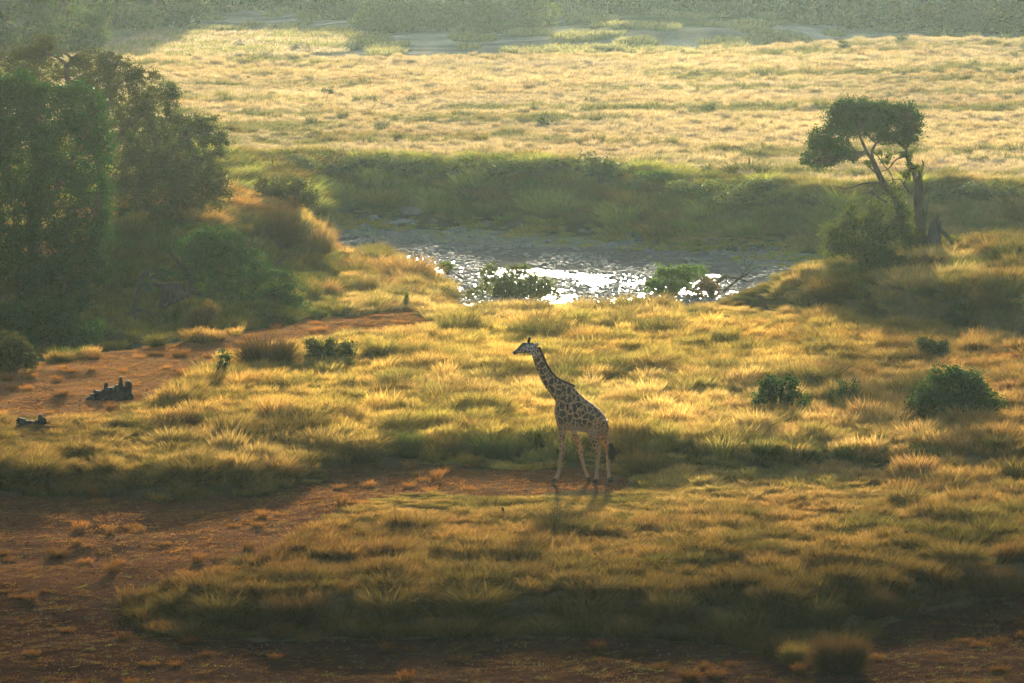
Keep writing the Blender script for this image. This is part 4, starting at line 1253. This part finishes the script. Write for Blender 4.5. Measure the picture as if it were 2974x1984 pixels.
# dead branches beside the bright bush at the water
c3 = lambda X, Y: (1840 + X / 5.598, 720 + Y / 5.598)
gb = at(2110, 862)
snag("dead_tree", gb, [([c3(1350, 580), c3(1440, 490), c3(1510, 455), c3(1600, 480), c3(1720, 500), c3(1850, 545), c3(1940, 545)], .07, .012), ([c3(1480, 700), c3(1600, 590), c3(1700, 510), c3(1820, 370), c3(1930, 240), c3(2010, 95)], .05, .006),
    ([c3(1720, 490), c3(1850, 420), c3(1950, 340), c3(2070, 300)], .035, .006), ([c3(1500, 465), c3(1530, 560), c3(1560, 600)], .03, .02), ([c3(1840, 350), c3(1800, 230), c3(1830, 150)], .015, .004), ([c3(1880, 290), c3(1840, 220), c3(1760, 200)], .01, .004),
    ([c3(1510, 460), c3(1500, 430)], .03, .015), ([c3(1450, 470), c3(1400, 400), c3(1380, 390)], .02, .006), ([c3(1780, 460), c3(1870, 440), c3(1950, 460)], .012, .004), ([c3(1600, 620), c3(1700, 640), c3(1710, 700)], .015, .006), ([c3(1700, 420), c3(1640, 370), c3(1560, 350)], .01, .004), ([c3(1760, 430), c3(1700, 330), c3(1600, 310)], .008, .004)],
    M_BARK, "small fallen dead tree with forked branches silhouetted against the water", "dead tree", gb.y, k=1.5)

# bushes at the left foreground edge
shrub("shrub", 130, 1030, [(60, 920, 70, 46), (150, 915, 60, 40), (40, 980, 70, 50), (130, 975, 90, 52), (200, 945, 46, 40), (210, 1000, 50, 34), (180, 900, 30, 20), (270, 960, 36, 34), (-30, 940, 50, 60)],
      30000, .04, M_LEAF_DARK, "broad glossy dark green bush at the left edge above the bare ground", seed=91, spread=.09, stems=30)
shrub("shrub", 40, 1080, [(30, 1010, 50, 46), (70, 1030, 34, 40), (10, 1050, 60, 36), (95, 1050, 18, 24)], 12000, .036, M_LEAF_BACK, "brown-green bush at the left edge, nearer than the dark green one", seed=92, spread=.07)
shrub("shrub", 590, 970, [(590, 920, 40, 36), (610, 900, 26, 24), (565, 940, 34, 28)], 6500, .036, M_LEAF_DRY, "yellow-brown bush beside the bare path below the leaning tree", seed=93, spread=.06)
shrub("shrub", 300, 1000, [(300, 975, 44, 26), (345, 985, 36, 22), (270, 990, 30, 20)], 4500, .035, M_LEAF_BACK, "low brown scrub at the rim of the bare ground under the snag", seed=94, spread=.06)
shrub("shrub", 430, 1000, [(430, 980, 26, 18), (470, 985, 26, 14)], 2600, .035, M_LEAF_DUSK, "small dark scrub clump right of the snag foot", seed=95, spread=.05)
shrub("shrub", 800, 950, [(780, 925, 46, 22), (840, 930, 34, 16), (740, 940, 26, 16)], 5000, .036, M_LEAF_DUSK, "low blue-green bush at the far side of the bare path", seed=96, spread=.06)
shrub("shrub", 920, 930, [(920, 912, 36, 14)], 1800, .034, M_LEAF_MID, "little yellow-green scrub at the right end of the bare path edge", seed=97, spread=.05)

# ================================================================== STUMPS, STONES, STALKS
def charred_stump(u, v, prongs, label, w0, name="charred_stump", dep=.35):
    g0 = at(u, v)
    root = thing(name, g0, label, "tree stump")
    r = np.random.default_rng(int(u))
    mb = MB()
    for (a, b0, b1, rad, dy) in prongs:
        p = [wp(a + r.normal() * 1.0, b, g0.y + dy) for b in np.linspace(b0 + 8, b1, 6)]
        rr = np.array([1.7, 1.35, 1.15, 1.05, .95, .6]) * rad
        mb.tube(np.array(p), rr, 9, rough=.35)
    link("stump", mb.mesh("stump", M_CHAR, smooth=False, origin=g0), parent=root)
charred_stump(328, 1160, [(270, 1152, 1143, .12, 0), (282, 1156, 1134, .13, -.1), (296, 1160, 1136, .14, .05), (308, 1160, 1110, .075, .1), (305, 1155, 1130, .14, 0), (318, 1162, 1125, .13, -.05), (330, 1162, 1124, .14, 0), (340, 1164, 1118, .12, .05), (350, 1162, 1095, .065, .05), (349, 1160, 1112, .11, -.05), (360, 1162, 1122, .10, .05), (372, 1162, 1106, .09, 0), (368, 1164, 1108, .09, .1), (378, 1164, 1110, .06, .0), (345, 1166, 1138, .2, -.1), (312, 1166, 1142, .2, -.1), (375, 1166, 1140, .12, -.1), (258, 1158, 1152, .08, -.1), (390, 1166, 1158, .08, 0)],
    "large charred black stump with castle-like spikes on the bare ground at left", .5)
charred_stump(92, 1238, [(58, 1240, 1214, .10, 0), (68, 1240, 1216, .10, 0), (80, 1240, 1221, .09, 0), (92, 1240, 1222, .09, .1), (105, 1240, 1220, .08, 0), (118, 1240, 1204, .08, 0), (128, 1240, 1213, .07, 0)],
    "low charred log remains half hidden in grass near the left edge", .4)

def rock(sx, sy, sz, seed, nu=9, nv=7):
    r = np.random.default_rng(seed)
    th, ph = np.meshgrid(np.linspace(0, 2 * np.pi, nu, endpoint=False), np.linspace(-np.pi / 2, np.pi / 2, nv)[1:-1], indexing='ij')
    d = np.stack([np.cos(th) * np.cos(ph), np.sin(th) * np.cos(ph), np.sin(ph)], -1)
    k = 1 + .35 * (vnoise(d[..., 0] * 1.6 + seed, d[..., 1] * 1.6 + d[..., 2] * 2, seed) - .5) * 2 + .1 * r.normal(size=th.shape)
    v = (d * k[..., None] * np.array([sx, sy, sz])).reshape(-1, 3)
    m = nv - 2
    I, J = np.meshgrid(np.arange(nu), np.arange(m - 1), indexing='ij')
    q = np.stack([I * m + J, ((I + 1) % nu) * m + J, ((I + 1) % nu) * m + J + 1, I * m + J + 1], -1).reshape(-1, 4)
    v = np.concatenate([v, [[0, 0, -sz * 1.0], [0, 0, sz * .95]]])
    t = []
    for i in range(nu):
        t += [(nu * m, ((i + 1) % nu) * m, i * m), (nu * m + 1, i * m + m - 1, ((i + 1) % nu) * m + m - 1)]
    return v, q, t
rock_me = []
for i in range(6):
    v_, q_, t_ = rock(.5, .42, .26, 200 + i, 12, 9)
    rock_me.append(mesh_np("rock", v_, [q_, np.array(t_)], M_ROCK, False))
big_rocks = [(1200, 618, 42, "broad grey boulder at the top of the rock heap below the far bank"), (1090, 640, 30, "long pale slab on the left of the rock heap"), (1180, 650, 34, "sloping grey slab with a bright upper edge in the rock heap"), (1130, 655, 30, "low flat slab in the middle of the rock heap"),
   (1060, 660, 26, "grey slab at the left lower end of the rock heap"), (1410, 656, 18, "small rounded boulder right of the rock heap"), (1340, 672, 30, "flat grey rock between the rock heap and the tussocks"), (1435, 680, 16, "pale pointed rock on the green river bed"), (1300, 680, 22, "dim flat rock below the far bank grass"),
   (1500, 702, 16, "round rock on the green bed, centre of the river bend"), (1525, 718, 26, "wide grey rock at the water's far edge"), (1385, 726, 22, "grey boulder at the left shallows"), (1780, 718, 34, "dome shaped brown-grey rock on the mossy bed"), (1590, 705, 20, "rock on the mossy bed left of the dome shaped one"), (1925, 665, 24, "grey rock below the dark tussocks of the far bank"),
   (2080, 705, 30, "white flat rock shining on the mossy bed at right"), (2015, 755, 14, "dark triangular stone near the right shallows"), (1010, 690, 22, "dark rock in the shade by the grassy pillar"), (1240, 690, 20, "low mossy rock in the dim left bed"), (1780, 778, 10, "lone dark stone standing in the glittering shallows"), (1870, 695, 24, "flat mossy rock right of centre"), (1690, 672, 16, "half buried rock under the bright tussocks")]
for i, (u, v, w, lb) in enumerate(big_rocks):
    p = at(u, v)
    s = w * p.y / F / .5
    o = link("rock", rock_me[i % 6], loc=(p.x, p.y, p.z + .02), label=lb, cat="rock", group="boulders on the river bed")
    o.rotation_euler = (0, 0, i * 1.3)
    o.scale = (s, s * .8, s * .75)
r_ = np.random.default_rng(77)
k = 0
while k < 110:
    u = r_.uniform(980, 2150); 
    v = np.interp(u, [980, 1300, 1600, 2150], [705, 728, 750, 775]) + r_.normal() * 12 + (r_.random() < .3) * r_.uniform(-80, 0)
    p = at(u, v)
    if p.z < -2.95 or p.z > -1.8: 
        k += 1; continue
    o = link("stone", rock_me[k % 6], loc=(p.x, p.y, max(p.z, -2.75)), label="small grey stone lying along the stony far edge of the river", cat="stone", group="small stones along the river edge")
    s = r_.uniform(.18, .5)
    o.scale = (s * 1.2, s, s * r_.uniform(.6, 1.0)); o.rotation_euler = (0, 0, r_.random() * 6.28)
    k += 1
cl = MB()
for i in range(9000):
    y = math.sqrt(r_.random() * (205 ** 2 - 131 ** 2) + 131 ** 2); u = r_.uniform(-250, 3200)
    x = (u - 1487) / F * (y * CP + 2)
    cl.v.append((x, y))
cx_ = np.array(cl.v); cl = MB()
cz_ = height(cx_[:, 0], cx_[:, 1]); cu_, cv_ = proj(cx_[:, 0], cx_[:, 1], cz_)
q1, q2, q3 = bare(cu_, cv_, cx_[:, 0], cx_[:, 1])
for (x, y), z in zip(cx_[(q1 + q2 + q3) > .5], cz_[(q1 + q2 + q3) > .5]):
    s = .018 + .05 * r_.random() ** 3; a = np.arange(5) / 5 * 6.283 + r_.random() * 6
    v_ = np.concatenate([np.stack([x + np.cos(a) * s, y + np.sin(a) * s, np.full(5, z - .01)], -1), [[x, y, z + s * .9]]])
    cl.add(v_, None, [(j, (j + 1) % 5, 5) for j in range(5)])
link("soil_clods", cl.mesh("soil_clods", mat_simple("soil_clod", (.05, .03, .02), (.20, .11, .06), 5, .95, .2), smooth=False), kind="stuff", label="small clods and droppings scattered on the bare earth")
# pebbles breaking the shallow water
mb = MB()
n = 15000
PX = r_.uniform(-9, 13, n); PY = r_.uniform(246, 287, n); PZ = np.maximum(height(PX, PY), -2.77)
PF = fbm(PX / 2.0, PY / 3.0, 99)
for i in range(n):
    x, y, z0 = PX[i], PY[i], PZ[i]
    hgt = float(r_.uniform(.03, .10))
    if PF[i] < (.40 if z0 < -2.76 else .52): continue
    s = r_.uniform(.06, .17)
    a = np.arange(5) / 5 * 6.283 + r_.random() * 6
    v_ = np.concatenate([np.stack([x + np.cos(a) * s, y + np.sin(a) * s, np.full(5, z0 - .04)], -1), np.stack([x + np.cos(a + .4) * s * .6, y + np.sin(a + .4) * s * .6, np.full(5, z0 + hgt)], -1), [[x, y, z0 + .01 + hgt]]])
    q_ = [(j, (j + 1) % 5, 5 + (j + 1) % 5, 5 + j) for j in range(5)]
    t_ = [(5 + j, 5 + (j + 1) % 5, 10) for j in range(5)]
    mb.add(v_, q_, t_)
link("pebbles", mb.mesh("pebbles", M_ROCK, smooth=False), kind="stuff", label="wet pebbles breaking the surface of the shallow river")
for (u, v, w, lb, zz) in [(1611, 82, 9, "smaller pale boulder catching light on the misty far bank", .8), (1628, 98, 12, "larger pale boulder catching light on the misty far bank", .5)]:
    y = 486.0
    p = wp(u, v, y)
    s = w * y / F / .5
    o = link("boulder", rock_me[2], loc=(p[0], p[1], float(height(p[0], p[1])) + .1), label=lb, cat="boulder")
    o.location.z = max(o.location.z, p[2] - s * .2)
    o.scale = (s, s, s * 2.2)
    o.data.materials
p = at(688, 1512)
o = link("stone", rock_me[1], loc=(p.x, p.y, p.z + .03), label="small dark stone alone on the bare orange ground", cat="stone"); o.scale = (.11, .1, .12)

def stalk(name, u, v, tops, label, cat, mat, r0=.012):
    g0 = at(u, v)
    root = thing(name, g0, label, cat)
    mb = MB()
    for (a, b) in tops:
        q0 = np.array(g0) + np.array([0, 0, -.05]); q1 = np.array(wp(a, b, g0.y)); md_ = (q0 + q1) / 2 + np.array([.03, 0, .02])
        p = smooth_path([q0, md_, q1], 4)
        mb.tube(p, np.linspace(r0, r0 * .4, len(p)), 5)
    link("stem", mb.mesh("stem", mat, origin=g0), parent=root)
    return root, g0
M_REED = mat_simple("reed_stem", (.30, .26, .06), (.45, .38, .10), 6, .7, .1)
stalk("dead_stalk", 1147, 1552, [(1146, 1468)], "upright dead stalk standing left of centre in the foreground grass", "stalk", M_BARK, .02)
for i, (u, v, tops, lb) in enumerate([(2330, 905, [(2312, 858), (2340, 864), (2345, 890)], "tall bright reed with angled leaves over the dark hollow"), (2306, 900, [(2308, 872), (2296, 884)], "short orange reed left of the tall bright reed"), (2450, 925, [(2440, 905), (2465, 912)], "low yellow reed at the rim of the dark hollow"), (2280, 905, [(2290, 850)], "leaning red-brown reed at the left of the reed group")]):
    stalk("reed", u, v, tops, lb, "reed", M_REED, .012)
root, g0 = stalk("flower_spike", 1945, 1418, [(1948, 1372), (1955, 1378), (1938, 1382)], "golden branching flower spike in the grass right of the giraffe", "plant", M_REED, .014)
root, g0 = stalk("bird_perch", 1470, 1520, [(1461, 1488)], "thin leaning stem under the perched small bird", "plant stem", M_REED, .010)
# small bird
gp = Vector(wp(1460, 1483, g0.y))
bird = thing("small_bird", gp, "small dark bird perched on a thin leaning stem in the foreground grass", "bird")
M_BIRD = mat_simple("bird_feathers", (.03, .025, .02), (.10, .07, .05), 30, .8, .2)
mb = MB()
mb.tube(np.array([(-.045, 0, .085), (-.035, 0, .088), (-.02, 0, .082), (-.005, 0, .06), (.005, 0, .03), (.012, 0, -.01), (.016, 0, -.03)]), np.array([.004, .018, .024, .030, .036, .024, .010]), 10)
link("body", mb.mesh("body", M_BIRD), parent=bird)
mb = MB(); mb.tube(np.array([(.014, 0, -.02), (.03, 0, -.09)]), np.array([.012, .006]), 6, sq=.4)
link("tail", mb.mesh("tail", M_BIRD), parent=bird)
mb = MB(); mb.tube(np.array([(-.04, 0, .088), (-.062, 0, .084)]), np.array([.006, .001]), 5)
link("beak", mb.mesh("beak", M_CHAR), parent=bird)

# ================================================================== NOTABLE TUSSOCKS
def mtuss(name, c, seed, n, R, H, lean, bend, wd, heads, tr=.3):
    m = mat_grass(False, c, trans=tr)
    return tuft_mesh(name, m, seed, n, R, H, lean, bend, wd, heads)
T_BROWN = mtuss("tussock", (.11, .075, .034), 301, 3200, .62, 1.0, .75, .30, .013, .3, .18)
T_OLIVE = mtuss("tussock", (.17, .14, .05), 302, 1800, .60, 1.0, .8, .45, .014, .25)
T_STRAW = mtuss("tussock", (.44, .31, .13), 303, 1800, .60, .95, .8, .5, .014, .3)
T_GREEN = mtuss("tussock", (.11, .15, .045), 304, 1500, .60, 1.0, .7, .45, .018, .1)
T_FAR = mtuss("tussock", (.13, .15, .055), 305, 700, .60, 1.0, .8, .5, .03, .1)
T_MOUND = mtuss("tussock", (.38, .28, .13), 306, 2600, .95, .62, .9, .45, .014, .3)
tus = [ # u, v base, half width px, height px, mesh, label
 (778, 1072, 84, 108, T_BROWN, "big round dark brown tussock at the right end of the bare path"),
 (2440, 1950, 84, 125, T_BROWN, "large bristly brown tussock standing alone at the bottom right"),
 (2310, 1930, 44, 85, T_OLIVE, "smaller ragged tussock touching the large bottom-right one"),
 (1060, 862, 42, 75, T_OLIVE, "upright pointed tussock on the low terrace left of the wide olive bush"),
 (1185, 812, 84, 92, T_STRAW, "tall pale mounded tussock at the water's edge"),
 (1080, 800, 80, 72, T_STRAW, "broad pale tussock left of the tall mounded one at the water's edge"),
 (1020, 795, 46, 60, T_OLIVE, "shaded tussock between the broad pale one and the grassy pillar"),
 (940, 865, 50, 70, T_STRAW, "leaning straw tussock below the grassy pillar"),
 (860, 790, 60, 75, T_OLIVE, "dim tussock at the left foot of the grassy pillar"),
 (900, 730, 70, 130, T_MOUND, "shaggy orange-edged grass hanging down the right side of the earth pillar"),
 (800, 720, 60, 120, T_BROWN, "dark shaggy grass hanging over the left side of the earth pillar"),
 (385, 690, 62, 74, T_OLIVE, "rounded tussock on the hillock beside the huge tree"),
 (600, 660, 66, 66, T_STRAW, "feathery pale tussock high on the hillock"),
 (470, 745, 52, 88, T_GREEN, "bright yellow-green reedy clump on the hillock"),
 (350, 735, 36, 60, T_GREEN, "green reedy clump against the huge left tree"),
 (540, 700, 46, 46, T_STRAW, "small straw tussock between hillock and leaning tree"),
 (895, 1078, 46, 46, T_STRAW, "bright rimmed little mound right below the big round brown tussock"),
 (500, 1205, 44, 44, T_OLIVE, "olive tussock at the right of the charred stump clearing"),
 (525, 1250, 56, 60, T_BROWN, "brownish spiky tussock below the clearing"),
 (590, 1240, 34, 56, T_GREEN, "green spiky tussock beside the brownish one below the clearing"),
 (650, 1225, 50, 50, T_OLIVE, "wide olive tussock left of the central meadow"),
 (880, 1262, 90, 76, T_OLIVE, "wide dark mounded tussock at the left start of the shaded grass front"),
 (1050, 1340, 60, 84, T_OLIVE, "dark tussock in the shaded grass front, left of centre"),
 (1190, 1330, 46, 96, T_GREEN, "tall green-black tussock in the shaded grass front"),
 (1290, 1330, 52, 84, T_OLIVE, "dark rounded tussock in the grass front to the left of the giraffe"),
 (1430, 1330, 74, 84, T_GREEN, "dense dark tussock just left of the giraffe"),
 (1880, 1380, 70, 90, T_OLIVE, "wind-combed tussock just right of the giraffe's tail"),
 (1665, 1005, 34, 50, T_GREEN, "grey-green tussock in the meadow above the giraffe's back"),
 (1880, 975, 54, 66, T_GREEN, "soft green tussock high in the meadow right of centre"),
 (1730, 960, 30, 30, T_GREEN, "small green tussock right above the giraffe's head"),
 (1410, 1035, 34, 32, T_OLIVE, "low olive tussock left of the giraffe's muzzle"),
 (2110, 1280, 38, 46, T_GREEN, "green tussock in the meadow lower right of the giraffe"),
 (2230, 1340, 60, 82, T_GREEN, "dark green tussock, leftmost in the row on the right"),
 (2330, 1338, 50, 66, T_GREEN, "dark green tussock, second in the row on the right"),
 (2465, 1338, 46, 62, T_GREEN, "dark green tussock, third in the row on the right"),
 (2690, 1345, 54, 60, T_GREEN, "dark green tussock, fourth in the row on the right"),
 (2320, 812, 44, 36, T_OLIVE, "brown shaded tussock at the left end of the right-hand ridge"),
 (2420, 875, 84, 78, T_OLIVE, "large brown tussock on the dark slope of the ridge"),
 (2900, 900, 74, 70, T_OLIVE, "broad tussock on the ridge at the right edge"),
 (2810, 800, 56, 66, T_GREEN, "fan-shaped green tussock below the small ridge mound"),
 (2590, 1480, 40, 40, T_OLIVE, "low tussock in the brown grass lower right"),
 (640, 1800, 84, 96, T_OLIVE, "dark overhanging tussock at the left tip of the foreground bank"),
 (860, 1810, 90, 96, T_BROWN, "brown overhanging tussock on the foreground bank"),
 (1130, 1800, 90, 110, T_OLIVE, "olive overhanging tussock left of centre on the foreground bank"),
 (1380, 1790, 96, 116, T_OLIVE, "tallest dark tussock of the foreground bank near the centre"),
 (1730, 1800, 90, 90, T_OLIVE, "fine arching tussock right of centre on the foreground bank"),
 (1950, 1800, 70, 100, T_OLIVE, "dark steep tussock on the right of the foreground bank"),
 (2160, 1850, 96, 110, T_OLIVE, "very dark domed tussock on the foreground bank, lower right"),
 (2530, 1790, 64, 90, T_BROWN, "domed brown tussock above the large lone bottom-right one"),
 (2870, 1730, 80, 100, T_BROWN, "dark brown tussock at the right edge of the foreground bank"),
 (2780, 1640, 80, 90, T_OLIVE, "wide olive tussock higher up at the lower right"),
 (100, 1400, 90, 90, T_OLIVE, "dark tussock of the left grass bank nearest the edge"),
 (560, 1395, 90, 90, T_OLIVE, "dark broad tussock in the middle of the left grass bank"),
 (800, 1380, 70, 76, T_STRAW, "yellowish tussock at the right part of the left grass bank"),
 (2165, 520, 72, 74, T_FAR, "big feathery green clump on the edge of the far bank"),
]
for (u, v, w, h, me_, lb) in tus:
    p = at(u, v)
    s = p.y / F
    H_, R_ = (1.0 * .85, .62 + .55)
    if me_ is T_MOUND: H_, R_ = .6, 1.3
    o = link("grass_tussock", me_, loc=p, label=lb, cat="grass tussock", group="large grass tussocks")
    o.rotation_euler = (0, 0, (u * .37) % 6.28)
    o.scale = (w * s / R_ * 1.25, w * s / R_ * 1.25, h * s / H_)
# ordinary tussocks along the far bank and bed
r_ = np.random.default_rng(12)
fb_ = [(1150, 600), (1230, 590), (1300, 600), (1365, 590), (1330, 640), (1420, 630), (1060, 610), (1700, 650), (1750, 660), (1810, 640), (1600, 640), (1650, 620), (1550, 600), (1480, 560), (1900, 640), (1980, 620), (2050, 650), (2120, 620), (1750, 590), (1390, 560), (1100, 560), (990, 560), (1250, 540), (1640, 560), (1860, 570), (2230, 600), (2300, 650), (2200, 680), (2360, 600)]
for i, (u, v) in enumerate(fb_):
    p = at(u + r_.normal() * 8, v + r_.normal() * 5)
    o = link("bank_tussock", T_FAR, loc=p, label="green tussock among its like on the shaded far river bank", cat="grass tussock", group="tussocks on the far river bank")
    k = r_.uniform(.55, 1.1); o.scale = (k, k, k * r_.uniform(.8, 1.1)); o.rotation_euler = (0, 0, r_.random() * 6)

# small shrubs dotted over the far meadow
M_LEAF_DOT = mat_leaf("grey_green_leaves", (.05, .075, .035), (.12, .15, .06), .35, .02)
def tiny_bush(seed):
    r = np.random.default_rng(seed)
    L = [(0, 0, .35, .45, .4, .32), (.3, 0, .3, .25, .25, .22), (-.25, .1, .5, .2, .2, .2)]
    p, c, k = crown_pts(L, 700, r, .06, 16, .3)
    v_, q_, rn = leaves(p, .05, r)
    return mesh_np("foliage", v_, q_, M_LEAF_DOT, False, {"rnd": ('FLOAT', rn)})
tb = [tiny_bush(i) for i in range(3)]
dots = [(1110, 378, 22, "dark shrub in the far meadow, lower left of its middle"), (1060, 330, 9, "tiny shrub above the dark left-centre shrub of the far meadow"), (1190, 405, 10, "tiny leafy sprig in the left half of the far meadow"), (1218, 408, 12, "leafy sprig right of its twin in the far meadow"), (1185, 432, 12, "faint low shrub near the far bank edge, left half"),
 (1575, 356, 24, "dark shrub near the centre of the far meadow"), (1652, 342, 12, "faint shrub right of the central far meadow shrub"), (780, 222, 14, "dark shrub at the upper left of the far meadow"), (720, 228, 10, "small shrub left of the upper left dark one"), (600, 246, 14, "round shrub close to the spreading tree top"), (570, 224, 9, "tiny shrub just above the spreading tree"),
 (590, 222, 9, "tiny shrub second from left above the spreading tree"), (555, 262, 14, "pale shrub beside the top of the spreading tree"), (790, 278, 16, "grey shrub in the left part of the far meadow"), (870, 268, 12, "grey shrub between two others on the left far meadow"), (950, 270, 26, "long low shrub in the left far meadow"), (1290, 262, 8, "tiny shrub in the upper middle of the far meadow"), (1455, 258, 9, "tiny shrub in the upper centre of the far meadow"),
 (2220, 425, 14, "thin shrub standing above the big feathery bank clump"), (2252, 436, 9, "little shrub right of the thin one above the bank"), (2245, 395, 8, "very small shrub above the bank clump"), (2615, 118, 26, "hazy round shrub on the far rise at right"), (2450, 135, 24, "pale leafy shrub on the crest of the far rise"), (1985, 158, 18, "grey shrub on the crest at the right of the centre"),
 (1730, 480, 16, "shrub at the lip of the far bank left of the big clump"), (1985, 470, 22, "olive shrub at the lip of the far bank"), (2920, 112, 22, "hazy shrub on the far rise at the right edge"), (2050, 500, 30, "yellow-green shrub beside the big feathery bank clump")]
for i, (u, v, w, lb) in enumerate(dots):
    p = at(u, v + w * .5)
    s = w * p.y / F / .5
    o = link("meadow_shrub", tb[i % 3], loc=p, label=lb, cat="shrub", group="small shrubs dotted over the far meadow")
    o.scale = (s, s, s * .9); o.rotation_euler = (0, 0, i * 1.1)

bb_ = []
for i in range(3):
    r = np.random.default_rng(600 + i)
    L = [(r.normal() * .7, r.normal() * .3, .35 + .5 * r.random(), .5 + .3 * r.random(), .5, .35 + .25 * r.random()) for _ in range(7)]
    p_, c_1, k_1 = crown_pts(L, 5200, r, .09, 24, .4)
    p_ = p_[p_[:, 2] > 0]
    v_, q_, rn = leaves(p_, .045, r)
    bb_.append(mesh_np("foliage", v_, q_, [M_LEAF_DUSK, M_LEAF_MID, M_LEAF_BRIGHT][i], False, {"rnd": ('FLOAT', rn)}))
for i, (u, v, w, k, lb) in enumerate([(1010, 520, 60, 0, "dark rounded bush on the far bank, leftmost"), (1130, 515, 70, 0, "dark bush on the far bank above the rock heap"), (1230, 500, 46, 1, "green bush on the far bank right above the rock heap"), (1330, 540, 60, 0, "low dark bush halfway down the far bank, left of centre"),
   (1440, 520, 80, 1, "broad green bush near the middle of the far bank"), (1540, 560, 60, 2, "bright green bush low on the middle of the far bank"), (1630, 520, 60, 0, "dark round bush on the far bank, right of the middle"), (1735, 530, 90, 0, "large dark mounded bush on the far bank, right of centre"), (1850, 560, 60, 1, "green bush on the far bank where it turns lower"),
   (1930, 540, 60, 2, "light green bush on the lip of the far bank at the right"), (2050, 580, 70, 1, "wide bush on the far bank under the big feathery clump"), (2190, 600, 90, 0, "largest dark dome bush on the far bank left of the lone tree"), (2320, 610, 60, 1, "bush on the far bank just left of the lone tree's foot"), (860, 500, 60, 0, "dim bush on the far bank just beyond the earth pillar"), (950, 480, 50, 1, "bush on the far bank lip beyond the earth pillar"), (2850, 600, 80, 0, "dim bush on the far bank at the right of the dead trunk")]):
    p = at(u, v)
    s = w * p.y / F / .95
    o = link("bank_bush", bb_[k], loc=p, label=lb, cat="shrub", group="bushes on the far river bank")
    o.scale = (s, s, s * .62); o.rotation_euler = (0, 0, i * 2.1)

# ================================================================== FAR FOREST
LF = [mat_leaf('distant_leaves_%d' % i, a, b, .45, .0) for i, (a, b) in enumerate([((.03, .05, .02), (.07, .10, .035)), ((.05, .075, .03), (.11, .14, .05)), ((.07, .085, .03), (.15, .16, .06)), ((.035, .05, .03), (.08, .10, .05)), ((.06, .085, .04), (.13, .16, .07))])]
def far_tree_parts(seed, H, W):
    r = np.random.default_rng(seed)
    L = []
    for i in range(34):
        a = r.random() * 6.28; q = r.random() ** .5
        z = H * (.02 + .9 * r.random() ** 1.4)
        w = W * (1.0 if z > H * .3 else .9) * (1 - .5 * max(0, z / H - .6))
        s_ = r.uniform(.6, 1.25)
        L.append((math.cos(a) * q * w * .7, math.sin(a) * q * w * .7, z, W * .27 * s_, W * .27 * s_, W * .2 * s_))
    p, c, k = crown_pts(L, 34000, r, .17, 36, .55)
    p = p[p[:, 2] > .05]
    v_, q_, rn = leaves(p, .105, r)
    crown = mesh_np("crown", v_, q_, LF[seed % 5], False, {"rnd": ('FLOAT', rn)})
    mb = MB()
    tp = smooth_path([(0, 0, -.5), (r.normal() * .2, 0, H * .25), (r.normal() * .5, 0, H * .5), (r.normal() * .6, 0, H * .8)], 4)
    mb.tube(tp, np.linspace(.32, .06, len(tp)), 8, rough=.1)
    grow_twigs(mb, tp[3:], c[r.choice(len(c), 40)], r, .07, .02)
    return crown, mb.mesh("trunk", M_BARK)
kinds = [far_tree_parts(400 + i, 9.5, 4.2) for i in range(4)]
kinds.append(far_tree_parts(404, 4.5, 4.0))      # low bushy one
ft = [ # u, y, kind, scale, label or None
 (20, 345, 0, 1.0, "dark hazy tree at the upper left corner, nearer than the forest"), (190, 350, 0, .95, "rounded hazy tree right of the upper left corner tree"), (-150, 345, 2, 1.1, None),
 (330, 374, 2, 1.1, "grey-green forest tree right of the two upper left trees"), (450, 380, 3, 1.0, "dim forest tree just left of the bright gap under the trees"),
 (560, 400, 4, 1.0, None), (640, 406, 4, .9, None), (740, 404, 4, 1.1, None), (860, 400, 4, .8, None), (980, 394, 4, 1.1, None), (1060, 388, 4, 1.0, None),
 (1150, 372, 4, .85, "low bushy hazy tree, leftmost in the bright misty centre"), (1270, 374, 4, .9, "pale misty tree in the bright centre"), (1400, 371, 4, 1.0, "wide low misty bush-tree left of the pale boulders"), (1490, 369, 4, .8, "misty bush-tree nearest the meadow crest in the centre"), (1560, 384, 4, .9, None),
 (1640, 390, 4, .8, None), (1720, 392, 4, 1.0, None), (1790, 388, 4, .9, None), (1850, 384, 4, 1.1, None), (1920, 386, 4, 1.0, None), (1990, 384, 4, 1.2, None), (2070, 386, 4, 1.2, None), (2120, 392, 2, .7, None), (2200, 384, 4, 1.3, None), (2280, 386, 3, .8, None), (2390, 380, 0, .9, None), (2470, 378, 4, 1.3, None), (2560, 380, 1, 1.0, None), (2680, 378, 2, 1.05, None), (2820, 376, 3, 1.1, None), (2960, 374, 0, 1.1, "darkest hazy tree at the upper right corner"), (3120, 376, 1, 1.1, None),
 (900, 410, 4, 1.3, None), (2330, 398, 2, .9, None), (2620, 396, 3, 1.0, None), (2880, 394, 1, 1.1, None), (250, 390, 2, 1.1, None), (400, 395, 0, 1.0, None), (100, 385, 3, 1.1, None), (670, 404, 4, 1.3, None), (800, 406, 4, 1.3, None),
 (1330, 392, 4, 1.2, None), (1450, 394, 4, 1.1, None)]
for i, (u, y, k, sc, lb) in enumerate(ft):
    y = 477 + (y - 369) * 1.35 if y > 360 else y + 75
    sc *= 1.25
    x = (u - 1487) / F * (y * CP + 3)
    t = thing("forest_tree", (x, y, float(height(x, y)) - .1), lb or "hazy tree in the misty forest line behind the far meadow", "tree", "misty forest trees behind the meadow", i * 1.37, sc)
    link("crown", kinds[k][0], parent=t); link("trunk", kinds[k][1], parent=t)
